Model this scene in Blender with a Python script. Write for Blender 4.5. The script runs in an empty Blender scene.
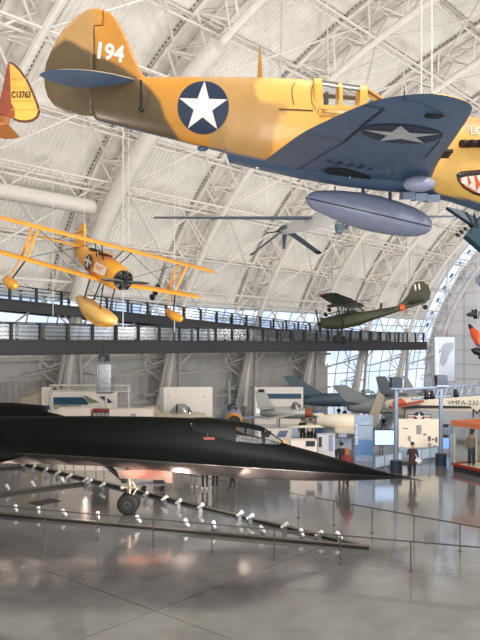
import bpy, bmesh, math, random
import numpy as np
from mathutils import Vector as V, Matrix as M, Euler
random.seed(7)
SC = bpy.context.scene
COL = SC.collection
F, HZ, CH = 700.0, 344.0, 6.6          # focal length in pixels, horizon row, eye height
CAM = V((0, 0, CH))
R = math.radians
AX = V((0.6561, 0.7547, 0)); NX = V((-0.7547, 0.6561, 0))   # hall axis, direction to the far long wall

def P(px, py, Y): return V(((px-240)*Y/F, Y, CH+(HZ-py)*Y/F))
def G(px, py):
    Y = CH*F/(py-HZ); return V(((px-240)*Y/F, Y, 0))
def B(t, d, z=0): return AX*t + NX*d + V((0, 0, z))
def proj(w): return (240+F*w.x/w.y, HZ-F*(w.z-CH)/w.y)
def ray(px, py): return V(((px-240)/F, 1, (HZ-py)/F))
def lin(r, g, b):
    f = lambda c: (c/255/12.92 if c <= 10 else ((c/255+0.055)/1.055)**2.4)
    return (f(r), f(g), f(b), 1)

# ------------------------------------------------------------------ materials
MATS = {}
def mat(name, col, rough=.5, metal=0, var=.08, scale=6, spec=.5, emit=None, estr=0, alpha=1, coat=0, attr=None, trans=0, bump=0):
    if name in MATS: return MATS[name]
    m = bpy.data.materials.new(name); m.use_nodes = True
    nt = m.node_tree; n = nt.nodes; l = nt.links
    b = n['Principled BSDF']
    tc = n.new('ShaderNodeTexCoord'); no = n.new('ShaderNodeTexNoise')
    no.inputs['Scale'].default_value = scale; no.inputs['Detail'].default_value = 4
    l.new(tc.outputs['Object'], no.inputs['Vector'])
    mr = n.new('ShaderNodeMapRange'); mr.inputs['To Min'].default_value = 1-var; mr.inputs['To Max'].default_value = 1+var
    mr.inputs['From Min'].default_value = .3; mr.inputs['From Max'].default_value = .7
    l.new(no.outputs['Fac'], mr.inputs['Value'])
    mx = n.new('ShaderNodeVectorMath'); mx.operation = 'SCALE'
    if attr:
        at = n.new('ShaderNodeAttribute'); at.attribute_name = attr; l.new(at.outputs['Color'], mx.inputs[0])
    else:
        mx.inputs[0].default_value = col[:3]
    l.new(mr.outputs['Result'], mx.inputs['Scale'])
    l.new(mx.outputs['Vector'], b.inputs['Base Color'])
    b.inputs['Roughness'].default_value = rough; b.inputs['Metallic'].default_value = metal
    b.inputs['Specular IOR Level'].default_value = spec
    if coat: b.inputs['Coat Weight'].default_value = coat; b.inputs['Coat Roughness'].default_value = .1
    if emit: b.inputs['Emission Color'].default_value = emit; b.inputs['Emission Strength'].default_value = estr
    if trans: b.inputs['Transmission Weight'].default_value = trans
    if alpha < 1: b.inputs['Alpha'].default_value = alpha
    if bump:
        bp = n.new('ShaderNodeBump'); bp.inputs['Strength'].default_value = bump
        l.new(no.outputs['Fac'], bp.inputs['Height']); l.new(bp.outputs['Normal'], b.inputs['Normal'])
    MATS[name] = m
    return m

def glass(name, col=(.9, .95, 1, 1), mixf=.16):
    if name in MATS: return MATS[name]
    m = bpy.data.materials.new(name); m.use_nodes = True
    nt = m.node_tree; n = nt.nodes; l = nt.links
    n.remove(n['Principled BSDF'])
    t = n.new('ShaderNodeBsdfTransparent'); t.inputs['Color'].default_value = col
    g = n.new('ShaderNodeBsdfGlossy'); g.inputs['Roughness'].default_value = .18
    x = n.new('ShaderNodeMixShader'); x.inputs['Fac'].default_value = mixf
    l.new(t.outputs[0], x.inputs[1]); l.new(g.outputs[0], x.inputs[2])
    l.new(x.outputs[0], n['Material Output'].inputs['Surface'])
    MATS[name] = m
    return m

# ------------------------------------------------------------------ mesh builder
class MB:
    def __init__(s): s.v = []; s.f = []; s.m = []
    def add(s, vs, fs, mi=0):
        o = len(s.v); s.v += [V(v) for v in vs]
        s.f += [tuple(i+o for i in f) for f in fs]; s.m += [mi]*len(fs); return s
    def box(s, c, size, rot=None, mi=0):
        hx, hy, hz = size[0]/2, size[1]/2, size[2]/2
        vs = [V((x, y, z)) for x in (-hx, hx) for y in (-hy, hy) for z in (-hz, hz)]
        if rot is not None: vs = [rot @ v for v in vs]
        c = V(c)
        return s.add([v+c for v in vs], [(0, 1, 3, 2), (4, 6, 7, 5), (0, 4, 5, 1), (2, 3, 7, 6), (0, 2, 6, 4), (1, 5, 7, 3)], mi)
    def bar(s, p0, p1, w, h=None, mi=0, up=(0, 0, 1)):
        p0, p1 = V(p0), V(p1); h = h or w; d = (p1-p0); L = d.length; d.normalize()
        u = V(up)
        if abs(d.dot(u)) > .98: u = V((1, 0, 0))
        sd = d.cross(u).normalized(); u2 = sd.cross(d)
        rot = M((d, sd, u2)).transposed()
        return s.box((p0+p1)/2, (L, w, h), rot, mi)
    def tube(s, pts, r, n=8, cap=True, mi=0, closed=False):
        pts = [V(p) for p in pts]; k = len(pts)
        rs = r if isinstance(r, (list, tuple)) else [r]*k
        o = len(s.v); prev = None
        for i, p in enumerate(pts):
            a = pts[(i-1) % k] if (closed or i) else pts[0]
            b = pts[(i+1) % k] if (closed or i < k-1) else pts[-1]
            d = (b-a)
            d = d.normalized() if d.length > 1e-9 else V((1, 0, 0))
            if prev is None:
                u = V((0, 0, 1)) if abs(d.z) < .9 else V((1, 0, 0))
                u = (u-d*u.dot(d)).normalized()
            else:
                u = prev-d*prev.dot(d)
                u = u.normalized() if u.length > 1e-6 else V((1, 0, 0))
            prev = u; w = d.cross(u)
            for j in range(n):
                t = 2*math.pi*j/n
                s.v.append(p+(u*math.cos(t)+w*math.sin(t))*rs[i])
        for i in range(k if closed else k-1):
            for j in range(n):
                a = o+i*n+j; b = o+i*n+(j+1) % n; c = o+((i+1) % k)*n+(j+1) % n; d2 = o+((i+1) % k)*n+j
                s.f.append((a, b, c, d2)); s.m.append(mi)
        if cap and not closed:
            s.f.append(tuple(o+j for j in reversed(range(n)))); s.m.append(mi)
            s.f.append(tuple(o+(k-1)*n+j for j in range(n))); s.m.append(mi)
        return s
    def loft(s, rings, cap=True, mi=0, closed=True):
        n = len(rings[0]); o = len(s.v)
        for rg in rings: s.v += [V(p) for p in rg]
        for i in range(len(rings)-1):
            for j in range(n if closed else n-1):
                s.f.append((o+i*n+j, o+i*n+(j+1) % n, o+(i+1)*n+(j+1) % n, o+(i+1)*n+j)); s.m.append(mi)
        if cap:
            s.f.append(tuple(o+j for j in reversed(range(n)))); s.m.append(mi)
            s.f.append(tuple(o+(len(rings)-1)*n+j for j in range(n))); s.m.append(mi)
        return s
    def lathe(s, prof, p0, d, n=20, mi=0, cap=True):     # prof: (distance along d, radius)
        p0 = V(p0); d = V(d).normalized()
        u = V((0, 0, 1)) if abs(d.z) < .9 else V((1, 0, 0)); u = (u-d*u.dot(d)).normalized(); w = d.cross(u)
        rings = [[p0+d*a+(u*math.cos(2*math.pi*j/n)+w*math.sin(2*math.pi*j/n))*max(r, 1e-4) for j in range(n)] for a, r in prof]
        return s.loft(rings, cap, mi)
    def prism(s, poly, o, u, v, th, mi=0):               # polygon in the plane o+a*u+b*v, thickness th centred
        o, u, v = V(o), V(u), V(v); w = u.cross(v).normalized()*th/2; k = len(poly)
        vs = [o+u*a+v*b-w for a, b in poly]+[o+u*a+v*b+w for a, b in poly]
        fs = [tuple(reversed(range(k))), tuple(range(k, 2*k))]+[(i, (i+1) % k, k+(i+1) % k, k+i) for i in range(k)]
        return s.add(vs, fs, mi)
    def flat(s, poly, o, u, v, mi=0):
        o, u, v = V(o), V(u), V(v)
        return s.add([o+u*a+v*b for a, b in poly], [tuple(range(len(poly)))], mi)
    def ball(s, c, r, nu=12, nv=8, mi=0):
        c = V(c); r = r if isinstance(r, (tuple, list)) else (r, r, r)
        rings = []
        for i in range(nv+1):
            a = math.pi*i/nv
            rings.append([c+V((r[0]*max(math.sin(a), .01)*math.cos(2*math.pi*j/nu), r[1]*max(math.sin(a), .01)*math.sin(2*math.pi*j/nu), -r[2]*math.cos(a))) for j in range(nu)])
        return s.loft(rings, True, mi)
    def build(s, name, mats, parent=None, off=None, smooth=True, ang=38, colors=None, recalc=True):
        me = bpy.data.meshes.new(name)
        vs = [v-off for v in s.v] if off is not None else s.v
        me.from_pydata([tuple(v) for v in vs], [], s.f)
        if not isinstance(mats, (list, tuple)): mats = [mats]
        for m in mats: me.materials.append(m)
        if len(mats) > 1: me.polygons.foreach_set('material_index', s.m)
        if recalc:
            bm = bmesh.new(); bm.from_mesh(me); bmesh.ops.recalc_face_normals(bm, faces=bm.faces); bm.to_mesh(me); bm.free()
        me.update()
        if smooth:
            me.shade_smooth(); me.set_sharp_from_angle(angle=R(ang))
        if colors is not None:
            ca = me.color_attributes.new('paint', 'FLOAT_COLOR', 'POINT')
            for i, c in enumerate(colors): ca.data[i].color = (c[0], c[1], c[2], 1)
        o = bpy.data.objects.new(name, me); COL.objects.link(o)
        if parent is not None: o.parent = parent
        return o

def tag(o, label=None, cat=None, group=None, kind=None):
    if label: o['label'] = label
    if cat: o['category'] = cat
    if group: o['group'] = group
    if kind: o['kind'] = kind
    return o
def thing(name, label, cat, loc=(0, 0, 0), rot=None, group=None):
    o = bpy.data.objects.new(name, None); COL.objects.link(o); o.empty_display_size = .2
    o.location = loc
    if rot is not None: o.rotation_euler = rot.to_euler() if isinstance(rot, M) else rot
    return tag(o, label, cat, group)
def copy_tree(o, parent=None):
    c = o.copy(); COL.objects.link(c); c.parent = parent
    for ch in list(o.children): copy_tree(ch, c)
    return c

def text_polys(txt, size=1.0, align='CENTER', bold=0):
    cu = bpy.data.curves.new('lettering', 'FONT'); cu.body = txt; cu.size = size; cu.align_x = align; cu.align_y = 'CENTER'
    cu.resolution_u = 3; cu.offset = bold
    ob = bpy.data.objects.new('lettering', cu); COL.objects.link(ob)
    dg = bpy.context.evaluated_depsgraph_get(); me = bpy.data.meshes.new_from_object(ob.evaluated_get(dg))
    vs = [v.co.copy() for v in me.vertices]; fs = [tuple(p.vertices) for p in me.polygons]
    bpy.data.objects.remove(ob); bpy.data.curves.remove(cu); bpy.data.meshes.remove(me)
    return vs, fs
def text_on(name, txt, size, o, u, v, m, parent, align='CENTER', stretch=1, off=None, bold=0):
    vs, fs = text_polys(txt, size, align, bold); o, u, v = V(o), V(u), V(v)
    mb = MB(); mb.add([o+u*(p.x*stretch)+v*p.y for p in vs], fs)
    return mb.build(name, m, parent, off=off, smooth=False, recalc=False)

def star_pts(r, ri=.382, rot=0):
    return [((r if k % 2 == 0 else r*ri)*math.sin(rot+math.pi*k/5), (r if k % 2 == 0 else r*ri)*math.cos(rot+math.pi*k/5)) for k in range(10)]

class Frame:
    """local axes of an aircraft: x forward, y to port, z up"""
    def __init__(s, org, yaw=0, pitch=0, roll=0):
        s.o = V(org)
        s.R = M.Rotation(R(yaw), 3, 'Z') @ M.Rotation(R(pitch), 3, 'Y') @ M.Rotation(R(roll), 3, 'X')
        s.Ri = s.R.transposed()
    def w(s, p): return s.o+s.R @ V(p)
    def hit(s, px, py, pt=(0, 0, 0), nm=(0, 1, 0)):
        """where the sight line through a photo point meets a plane of the aircraft (local)"""
        c = s.Ri @ (CAM-s.o); d = s.Ri @ ray(px, py); pt, nm = V(pt), V(nm)
        t = (pt-c).dot(nm)/d.dot(nm); return c+d*t
    def px(s, p): return proj(s.w(p))

def interp(xs, ys, x):
    """smooth monotone interpolation"""
    n = len(xs)
    if x <= xs[0]: return ys[0]
    if x >= xs[-1]: return ys[-1]
    i = 0
    while xs[i+1] < x: i += 1
    def slope(k):
        if k == 0 or k == n-1: return 0 if n > 2 and k == 0 else (ys[-1]-ys[-2])/(xs[-1]-xs[-2])
        a = (ys[k]-ys[k-1])/(xs[k]-xs[k-1]); b = (ys[k+1]-ys[k])/(xs[k+1]-xs[k])
        return 0 if a*b <= 0 else 2*a*b/(a+b)
    h = xs[i+1]-xs[i]; t = (x-xs[i])/h; m0, m1 = slope(i)*h, slope(i+1)*h
    return (2*t**3-3*t*t+1)*ys[i]+(t**3-2*t*t+t)*m0+(-2*t**3+3*t*t)*ys[i+1]+(t**3-t*t)*m1

def sliced_prism(poly, yh, step, edge=.5):
    """polygon in local xz, thickened along y, cut into a fine grid so paint can follow it"""
    bm = bmesh.new(); vs = [bm.verts.new((a, 0, b)) for a, b in poly]; bm.faces.new(vs)
    xs = [p[0] for p in poly]; zs = [p[1] for p in poly]
    for ax, lo, hi in ((0, min(xs), max(xs)), (2, min(zs), max(zs))):
        k = lo+step
        while k < hi:
            nm = [0, 0, 0]; nm[ax] = 1; co = [0, 0, 0]; co[ax] = k
            bmesh.ops.bisect_plane(bm, geom=bm.verts[:]+bm.edges[:]+bm.faces[:], plane_co=co, plane_no=nm); k += step
    bm.verts.ensure_lookup_table()
    bnd = {v for e in bm.edges if len(e.link_faces) == 1 for v in e.verts}
    bm.verts.index_update(); n = len(bm.verts)
    vs = [V((v.co.x, -(yh*edge if v in bnd else yh), v.co.z)) for v in bm.verts]+[V((v.co.x, (yh*edge if v in bnd else yh), v.co.z)) for v in bm.verts]
    fs = [tuple(v.index for v in f.verts) for f in bm.faces]; fs += [tuple(i+n for i in reversed(f)) for f in fs]
    for e in bm.edges:
        if len(e.link_faces) == 1: a, b = e.verts[0].index, e.verts[1].index; fs.append((a, b, b+n, a+n))
    bm.free()
    mb = MB(); mb.add(vs, fs); return mb

def poly_sd(poly, x, y):
    """signed distance, positive inside"""
    ins = False; best = 1e9; k = len(poly)
    for i in range(k):
        x0, y0 = poly[i]; x1, y1 = poly[(i+1) % k]
        if (y0 > y) != (y1 > y) and x < (x1-x0)*(y-y0)/(y1-y0)+x0: ins = not ins
        dx, dy = x1-x0, y1-y0; t = max(0, min(1, ((x-x0)*dx+(y-y0)*dy)/(dx*dx+dy*dy+1e-12)))
        best = min(best, math.hypot(x-x0-dx*t, y-y0-dy*t))
    return best if ins else -best
# ------------------------------------------------------------------ the hall
WHITE = mat('white_steel', lin(222, 217, 210), .5, var=.05, scale=2)
def steel_set():
    return WHITE
UH, ZH = 37.8, 31.4
def arch(phi, t, inset=0):
    u = UH*(1-math.cos(phi)); z = ZH*math.sin(phi)
    nx, nz = math.cos(phi)/UH, -math.sin(phi)/ZH      # inward normal of the ellipse in (u, z)
    k = math.hypot(nx, nz)
    return B(t, 45-(u+nx/k*inset), max(z+nz/k*inset, 0))

def floor_material():
    m = bpy.data.materials.new('polished_concrete'); m.use_nodes = True
    nt = m.node_tree; n = nt.nodes; l = nt.links; b = n['Principled BSDF']
    tc = n.new('ShaderNodeTexCoord')
    def noise(sc, det=5):
        x = n.new('ShaderNodeTexNoise'); x.inputs['Scale'].default_value = sc; x.inputs['Detail'].default_value = det
        l.new(tc.outputs['Object'], x.inputs['Vector']); return x.outputs['Fac']
    def math_(op, a, bb=None):
        x = n.new('ShaderNodeMath'); x.operation = op
        for i, q in enumerate((a, bb)):
            if q is None: continue
            if isinstance(q, (int, float)): x.inputs[i].default_value = q
            else: l.new(q, x.inputs[i])
        return x.outputs[0]
    def dot(vec):
        x = n.new('ShaderNodeVectorMath'); x.operation = 'DOT_PRODUCT'; l.new(tc.outputs['Object'], x.inputs[0]); x.inputs[1].default_value = vec
        return x.outputs['Value']
    line = None
    for vec, off in ((AX, 11.68), (NX, 12.94)):
        k = math_('DIVIDE', math_('SUBTRACT', dot(vec), off), 9.0)
        k = math_('ABSOLUTE', math_('SUBTRACT', math_('FRACT', math_('ADD', k, .5)), .5))
        k = math_('LESS_THAN', k, .0022)
        line = k if line is None else math_('MAXIMUM', line, k)
    cr = n.new('ShaderNodeValToRGB')
    cr.color_ramp.elements[0].position = .32; cr.color_ramp.elements[0].color = lin(92, 93, 94)
    cr.color_ramp.elements[1].position = .7; cr.color_ramp.elements[1].color = lin(130, 129, 127)
    mixn = math_('ADD', math_('MULTIPLY', noise(.22), .6), math_('MULTIPLY', noise(1.6, 8), .4))
    l.new(mixn, cr.inputs['Fac'])
    mx = n.new('ShaderNodeMix'); mx.data_type = 'RGBA'
    l.new(math_('MULTIPLY', line, .75), mx.inputs['Factor']); l.new(cr.outputs['Color'], mx.inputs[6]); mx.inputs[7].default_value = lin(48, 44, 40)
    l.new(mx.outputs[2], b.inputs['Base Color'])
    ro = math_('ADD', math_('MULTIPLY', noise(.5, 6), .10), .05)
    l.new(ro, b.inputs['Roughness'])
    b.inputs['Specular IOR Level'].default_value = .75; b.inputs['Coat Weight'].default_value = .5; b.inputs['Coat Roughness'].default_value = .12
    bp = n.new('ShaderNodeBump'); bp.inputs['Strength'].default_value = .03; bp.inputs['Distance'].default_value = .05
    l.new(noise(1.2, 3), bp.inputs['Height']); l.new(bp.outputs['Normal'], b.inputs['Normal'])
    return m
fl = MB(); fl.box((0, 0, -.1), (1, 1, .2))
fl = MB(); fl.add([B(t, d, z) for t in (-45, 91) for d in (-12, 46.6) for z in (-.3, 0)],
                  [(0, 1, 3, 2), (4, 6, 7, 5), (0, 4, 5, 1), (2, 3, 7, 6), (0, 2, 6, 4), (1, 5, 7, 3)])
tag(fl.build('floor', floor_material(), smooth=False), kind='structure')

# vault of corrugated decking, the corrugations running up the arch
DECK = mat('roof_deck', lin(226, 222, 216), .55, var=.07, scale=.5)
def vault():
    t0, t1, per = -32, 90.4, .34; ts = []; hs = []
    t = t0
    while t < t1:
        for a, h in ((0, 0), (.12, .07), (.5, .07), (.62, 0)):
            ts.append(t+a*per); hs.append(h)
        t += per
    phis = [R(106)*i/40 for i in range(41)]
    vs = np.empty((len(phis)*len(ts), 3))
    tt = np.array(ts); hh = np.array(hs); k = 0
    for p in phis:
        a0 = np.array(arch(p, 0, 0)); a1 = np.array(arch(p, 0, 1)); nn = a1-a0
        vs[k:k+len(ts)] = a0+np.outer(tt, np.array(AX))+np.outer(hh, nn); k += len(ts)
    n = len(ts); fs = []
    for i in range(len(phis)-1):
        o = i*n
        fs += [(o+j, o+j+1, o+n+j+1, o+n+j) for j in range(n-1)]
    me = bpy.data.meshes.new('ceiling'); me.from_pydata(vs.tolist(), [], fs); me.materials.append(DECK); me.update()
    o = bpy.data.objects.new('ceiling', me); COL.objects.link(o); tag(o, kind='structure')
vault()

# arched trusses
PH = [R(1.5+104*i/44) for i in range(45)]
SOFF = mat('arch_soffit', lin(214, 209, 202), .5, var=.04, scale=.6); SLOT = mat('slot_grey', lin(92, 88, 84), .7)
RIBT = [-18+10*k+8 for k in range(11)]        # -10 ... 90
for k, t in enumerate(RIBT):
    mb = MB()
    mb.tube([arch(p, t, 2.1) for p in PH], .24, 8)
    for s in (-1.25, 1.25): mb.tube([arch(p, t+s, .3) for p in PH], .17, 6)
    mb.tube([arch(p, t, .28) for p in PH], .09, 5)
    for i in range(0, 44, 2):
        a, b, c = PH[i], PH[i+1], PH[min(i+2, 44)]
        for s in (-1.25, 1.25):
            mb.tube([arch(a, t, 2.1), arch(b, t+s, .3)], .075, 5, False)
            mb.tube([arch(b, t+s, .3), arch(c, t, 2.1)], .075, 5, False)
        mb.tube([arch(b, t-1.25, .3), arch(b, t+1.25, .3)], .08, 5, False)
        mb.tube([arch(b, t-1.25, .3), arch(c, t+1.25, .3)], .05, 5, False)
    o = tag(mb.build('trim_%d' % (k+1), WHITE), kind='structure')
    mb = MB(); pp = [R(1.5+104*i/60) for i in range(61)]
    for a, b in zip(pp[:-1], pp[1:]): mb.add([arch(a, t-1.25, .2), arch(a, t+1.25, .2), arch(b, t+1.25, .2), arch(b, t-1.25, .2)], [(0, 1, 2, 3)])
    mb.build('soffit', SOFF, o)
    mb = MB()
    for i in range(0, 180):
        a, b = R(8+.5*i), R(8+.5*i+.3)
        for s in (-1.62, 1.5): mb.add([arch(a, t+s, .16), arch(a, t+s+.12, .16), arch(b, t+s+.12, .16), arch(b, t+s, .16)], [(0, 1, 2, 3)])
    mb.build('edge_slots', SLOT, o, smooth=False)
# purlins between the arches: each purlin is a lattice girder
k = 12
for q in range(1, 15):
    p = R(5+7.2*q); mb = MB()
    for dp, ins, r in ((0, .35, .1), (0, 1.15, .085)):
        mb.tube([arch(p, -30, ins), arch(p, 90, ins)], r, 6)
    if q % 2 == 1:
        t = -30
        while t < 89:
            mb.tube([arch(p, t, .35), arch(p, t+1.25, 1.15), arch(p, t+2.5, .35)], .05, 4, False); t += 2.5
    tag(mb.build('trim_%d' % k, WHITE), kind='structure'); k += 1
# sway bracing between neighbouring arches
for i in range(len(RIBT)-1):
    mb = MB(); t = RIBT[i]
    for j, (pa, pb) in enumerate(((8, 22), (22, 36), (36, 50), (50, 64), (64, 78))):
        a, b = R(pa), R(pb)
        mb.tube([arch(a, t, 2.1), arch(b, t+10, .8)], .07, 5, False)
        mb.tube([arch(b, t, 2.1), arch(a, t+10, .8)], .07, 5, False)
        mb.tube([arch(b, t, 2.1), arch(b, t+10, 2.1)], .09, 5, False)
        mb.tube([arch((a+b)/2, t, 2.1), arch(b, t+5, .6)], .06, 5, False)
        mb.tube([arch((a+b)/2, t+10, 2.1), arch(b, t+5, .6)], .06, 5, False)
    tag(mb.build('trim_%d' % k, WHITE), kind='structure'); k += 1

# long wall below the spring of the vault: grey ribbed panels, glazed towards the far end
GREYP = mat('wall_panel_grey', lin(178, 177, 175), .6, var=.1, scale=.8)
def ribbed(t0, t1, d, z0, z1, name, m, per=.5):
    mb = MB(); t = t0; row = []
    while t < t1:
        for a, h in ((0, 0), (.1, .05), (.45, .05), (.55, 0)): row.append((t+a*per, d-h))
        t += per
    for a, b in zip(row[:-1], row[1:]):
        mb.add([B(a[0], a[1], z0), B(b[0], b[1], z0), B(b[0], b[1], z1), B(a[0], a[1], z1)], [(0, 1, 2, 3)])
    return tag(mb.build(name, m, smooth=False), kind='structure')
ribbed(-32, 66, 44.15, 0, 5.6, 'wall_back', GREYP)
wl = MB(); wl.add([B(-32, d, z) for d in (-5, 45) for z in (0, 29)], [(0, 1, 3, 2)])
# beams, dado and slanting legs along the back wall
STEELG = mat('grey_steel', lin(184, 180, 174), .5, var=.08)
mb = MB()
for z in (1.8, 4.1, 5.5): mb.bar(B(-32, 43.95, z), B(66, 43.95, z), .16, .22)
tag(mb.build('trim_%d' % k, STEELG), kind='structure'); k += 1
for t in RIBT:
    mb = MB()
    for s in (-2.6, -1.0, 1.0, 2.6):
        mb.tube([B(t+s*.55, 43.6-.25*abs(s), 0), arch(R(17), t+s*.12, 1.9)], .17, 8)
    mb.tube([B(t-2.2, 43.2, 2.4), B(t+2.2, 43.2, 2.4)], .08, 6)
    mb.tube([B(t-4.8, 44.2, 4.0), B(t, 42.9, 4.9), B(t+4.8, 44.2, 4.0)], .09, 6)
    tag(mb.build('trim_%d' % k, STEELG), kind='structure'); k += 1

# daylight glazing: strip behind the ramp, lower bays at the far end, arched strip against the end wall
def daylight(name, col, st):
    m = bpy.data.materials.new(name); m.use_nodes = True
    nt = m.node_tree; n = nt.nodes; l = nt.links; b = n['Principled BSDF']
    tc = n.new('ShaderNodeTexCoord'); no = n.new('ShaderNodeTexNoise'); no.inputs['Scale'].default_value = .35
    l.new(tc.outputs['Object'], no.inputs['Vector'])
    cr = n.new('ShaderNodeValToRGB'); cr.color_ramp.elements[0].color = (col[0]*.72, col[1]*.8, col[2]*.95, 1); cr.color_ramp.elements[1].color = col
    cr.color_ramp.elements[0].position = .35; cr.color_ramp.elements[1].position = .62
    l.new(no.outputs['Fac'], cr.inputs['Fac']); l.new(cr.outputs['Color'], b.inputs['Emission Color'])
    b.inputs['Emission Strength'].default_value = st; b.inputs['Base Color'].default_value = lin(170, 185, 200); b.inputs['Roughness'].default_value = .2
    return m
DAY = daylight('daylight_glass', lin(218, 228, 244), 1.15)
FRAME = mat('window_frame_grey', lin(178, 184, 192), .45)
def strip_window(name, t0, t1, phi0, phi1, step, ins=.45):
    mb = MB(); fr = MB(); t = t0; nr = 4
    ph = [phi0+(phi1-phi0)*i/nr for i in range(nr+1)]
    for a, b in zip(ph[:-1], ph[1:]): mb.add([arch(a, t0, ins), arch(a, t1, ins), arch(b, t1, ins), arch(b, t0, ins)], [(0, 1, 2, 3)])
    o = tag(mb.build(name, DAY, smooth=False), kind='structure')
    while t <= t1:
        fr.tube([arch(a, t, ins+.05) for a in ph], .06, 4); t += step
    for a in (ph[0], ph[2], ph[-1]): fr.tube([arch(a, t0, ins+.05), arch(a, t1, ins+.05)], .06, 4)
    fr.build('window_frame', FRAME, o)
strip_window('window_1', 22, 88, R(15), R(18.6), 2.5)
strip_window('window_2', 65, 90, R(.6), R(11.5), 2.5, .5)

# end wall: pale panels with joints
EW = mat('end_wall_panel', lin(214, 212, 212), .6, var=.05, scale=.3)
TE = 90.2
mb = MB(); pts = [arch(R(106)*i/40, TE) for i in range(41)]
for a, b in zip(pts[:-1], pts[1:]):
    mb.add([a, b, V((b.x, b.y, 0)), V((a.x, a.y, 0))], [(0, 1, 2, 3)])
ew = tag(mb.build('wall_end', EW, smooth=False), kind='structure')
mb = MB()
for d in np.arange(43.5, 0, -2.4):
    u = 45-d; z = ZH*math.sqrt(max(0, 1-((u-UH)/UH)**2)); mb.bar(B(TE-.1, d, 0), B(TE-.1, d, z-.3), .05, .05)
for z in np.arange(2, 30, 1.9):
    u = UH*(1-math.sqrt(max(0, 1-(z/ZH)**2))); mb.bar(B(TE-.1, 45-u-.2, z), B(TE-.1, 0, z), .05, .05)
mb.build('panel_joints', mat('joint_grey', lin(168, 168, 170), .7), ew)
# arched glazing strip beside the end wall, in short panes
mb = MB(); fr = MB(); i = 0
PB = [R(7+75*i/46) for i in range(47)]
for a, b in zip(PB[:-1], PB[1:]):
    mb.add([arch(a, 86.2, .4), arch(a, 89.6, .4), arch(b, 89.6, .4), arch(b, 86.2, .4)], [(0, 1, 2, 3)])
wb = tag(mb.build('window_3', DAY, smooth=False), kind='structure')
for t in (86.1, 89.7): fr.tube([arch(a, t, .5) for a in PB], .14, 6)
for i, a in enumerate(PB):
    if i % 2 == 0: fr.tube([arch(a, 86.2, .5), arch(a, 89.6, .5)], .05, 4)
fr.build('window_frame', WHITE, wb)
sh = MB()
for i in range(0, 46, 2):
    a, b = PB[i], PB[i]*.35+PB[i+1]*.65
    sh.add([arch(a, 87.5, .46), arch(a, 88.2, .46), arch(b, 88.2, .46), arch(b, 87.5, .46)], [(0, 1, 2, 3)])
sh.build('vent_panes', mat('vent_pane_blue', lin(70, 120, 170), .3), wb)

# ------------------------------------------------------------------ air ducts
DUCT = mat('duct_white', lin(214, 209, 202), .45, var=.05)
def duct(name, label, pts, r, rings=True):
    t = thing(name, label, 'duct', pts[0])
    MB().tube(pts, r, 20).build('pipe', DUCT, t, off=V(pts[0]))
    if rings:
        for i in range(1, len(pts)-1, 2):
            d = (V(pts[i+1])-V(pts[i-1])).normalized()*.06
            MB().tube([V(pts[i])-d, V(pts[i])+d], r*1.05, 20).build('flange', DUCT, t, off=V(pts[0]))
    return t
duct('air_duct', 'thick white air duct curving up the arch behind the yellow biplane', [arch(R(a), 29.0, 2.9) for a in range(20, 60, 4)], .55)
duct('branch_duct', 'horizontal white air duct running in from the picture edge below the yellow rudder', [B(t, 37.6, 15.6) for t in (10, 14, 18, 22, 26, 28.4)], .5)

# ------------------------------------------------------------------ walkways
NAVY = mat('walkway_navy', lin(16, 23, 34), .45, var=.1)
BLACK = mat('black_paint', lin(16, 17, 19), .45)
RAIL = mat('rail_dark', lin(48, 54, 62), .4, metal=.4)
MESHG = glass('rail_glass', (.86, .92, 1, 1), .12)
def walkway(name, t0, t1, d, zf, beam, railh, width, label, step=1.95):
    """zf(t) is the deck height"""
    r = thing(name, label, 'walkway', B(t0, d, zf(t0)));  r['kind'] = 'structure'; off = V(r.location)
    n = 24; T = [t0+(t1-t0)*i/n for i in range(n+1)]
    for nm, dd, z0, z1, w, m in (('deck', d+width/2, -.12, 0, width, BLACK), ('edge_beam', d, -beam, -.0, .22, NAVY), ('edge_beam', d+width, -beam, -.0, .22, NAVY)):
        mb = MB(); rings = []
        for t in T: rings.append([B(t, dd-w/2, zf(t)+z0), B(t, dd+w/2, zf(t)+z0), B(t, dd+w/2, zf(t)+z1), B(t, dd-w/2, zf(t)+z1)])
        mb.loft(rings); mb.build(nm, m, r, off=off, smooth=False)
    mb = MB()
    for dd in (d, d+width):
        for z in (-beam, -.02): mb.loft([[B(t, dd-.22, zf(t)+z-.05), B(t, dd+.22, zf(t)+z-.05), B(t, dd+.22, zf(t)+z+.05), B(t, dd-.22, zf(t)+z+.05)] for t in T])
    mb.build('beam_flanges', BLACK, r, off=off, smooth=False)
    pw = MB(); pw.box((0, 0, railh/2), (.16, .12, railh)).box((-.12, 0, railh-.03), (.32, .12, .06))
    ang = math.atan2(AX.y, AX.x); first = None
    for dd in (d, d+width):
        t = t0+.5
        while t < t1:
            if first is None: p = first = pw.build('post', BLACK, r, smooth=False)
            else: p = first.copy(); COL.objects.link(p); p.parent = r
            p.location = B(t, dd, zf(t))-off; p.rotation_euler = (0, 0, ang); t += step
        mb = MB().tube([B(t, dd, zf(t)+railh) for t in T], .035, 6); mb.build('handrail', RAIL, r, off=off)
        mb = MB()
        for h in (.25, .5, .75): mb.tube([B(t, dd, zf(t)+railh*h) for t in T], .014, 4)
        mb.build('rail_wires', RAIL, r, off=off)
        mb = MB()
        for a, b in zip(T[:-1], T[1:]): mb.add([B(a, dd+.05, zf(a)+.1), B(b, dd+.05, zf(b)+.1), B(b, dd+.05, zf(b)+railh-.1), B(a, dd+.05, zf(a)+railh-.1)], [(0, 1, 2, 3)])
        mb.build('rail_infill', MESHG, r, off=off, smooth=False)
    return r
walkway('walkway', 8, 75.5, 37.0, lambda t: 6.82, .84, 1.05, 2.6, 'level dark navy visitor walkway with black posts crossing the hall')
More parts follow.
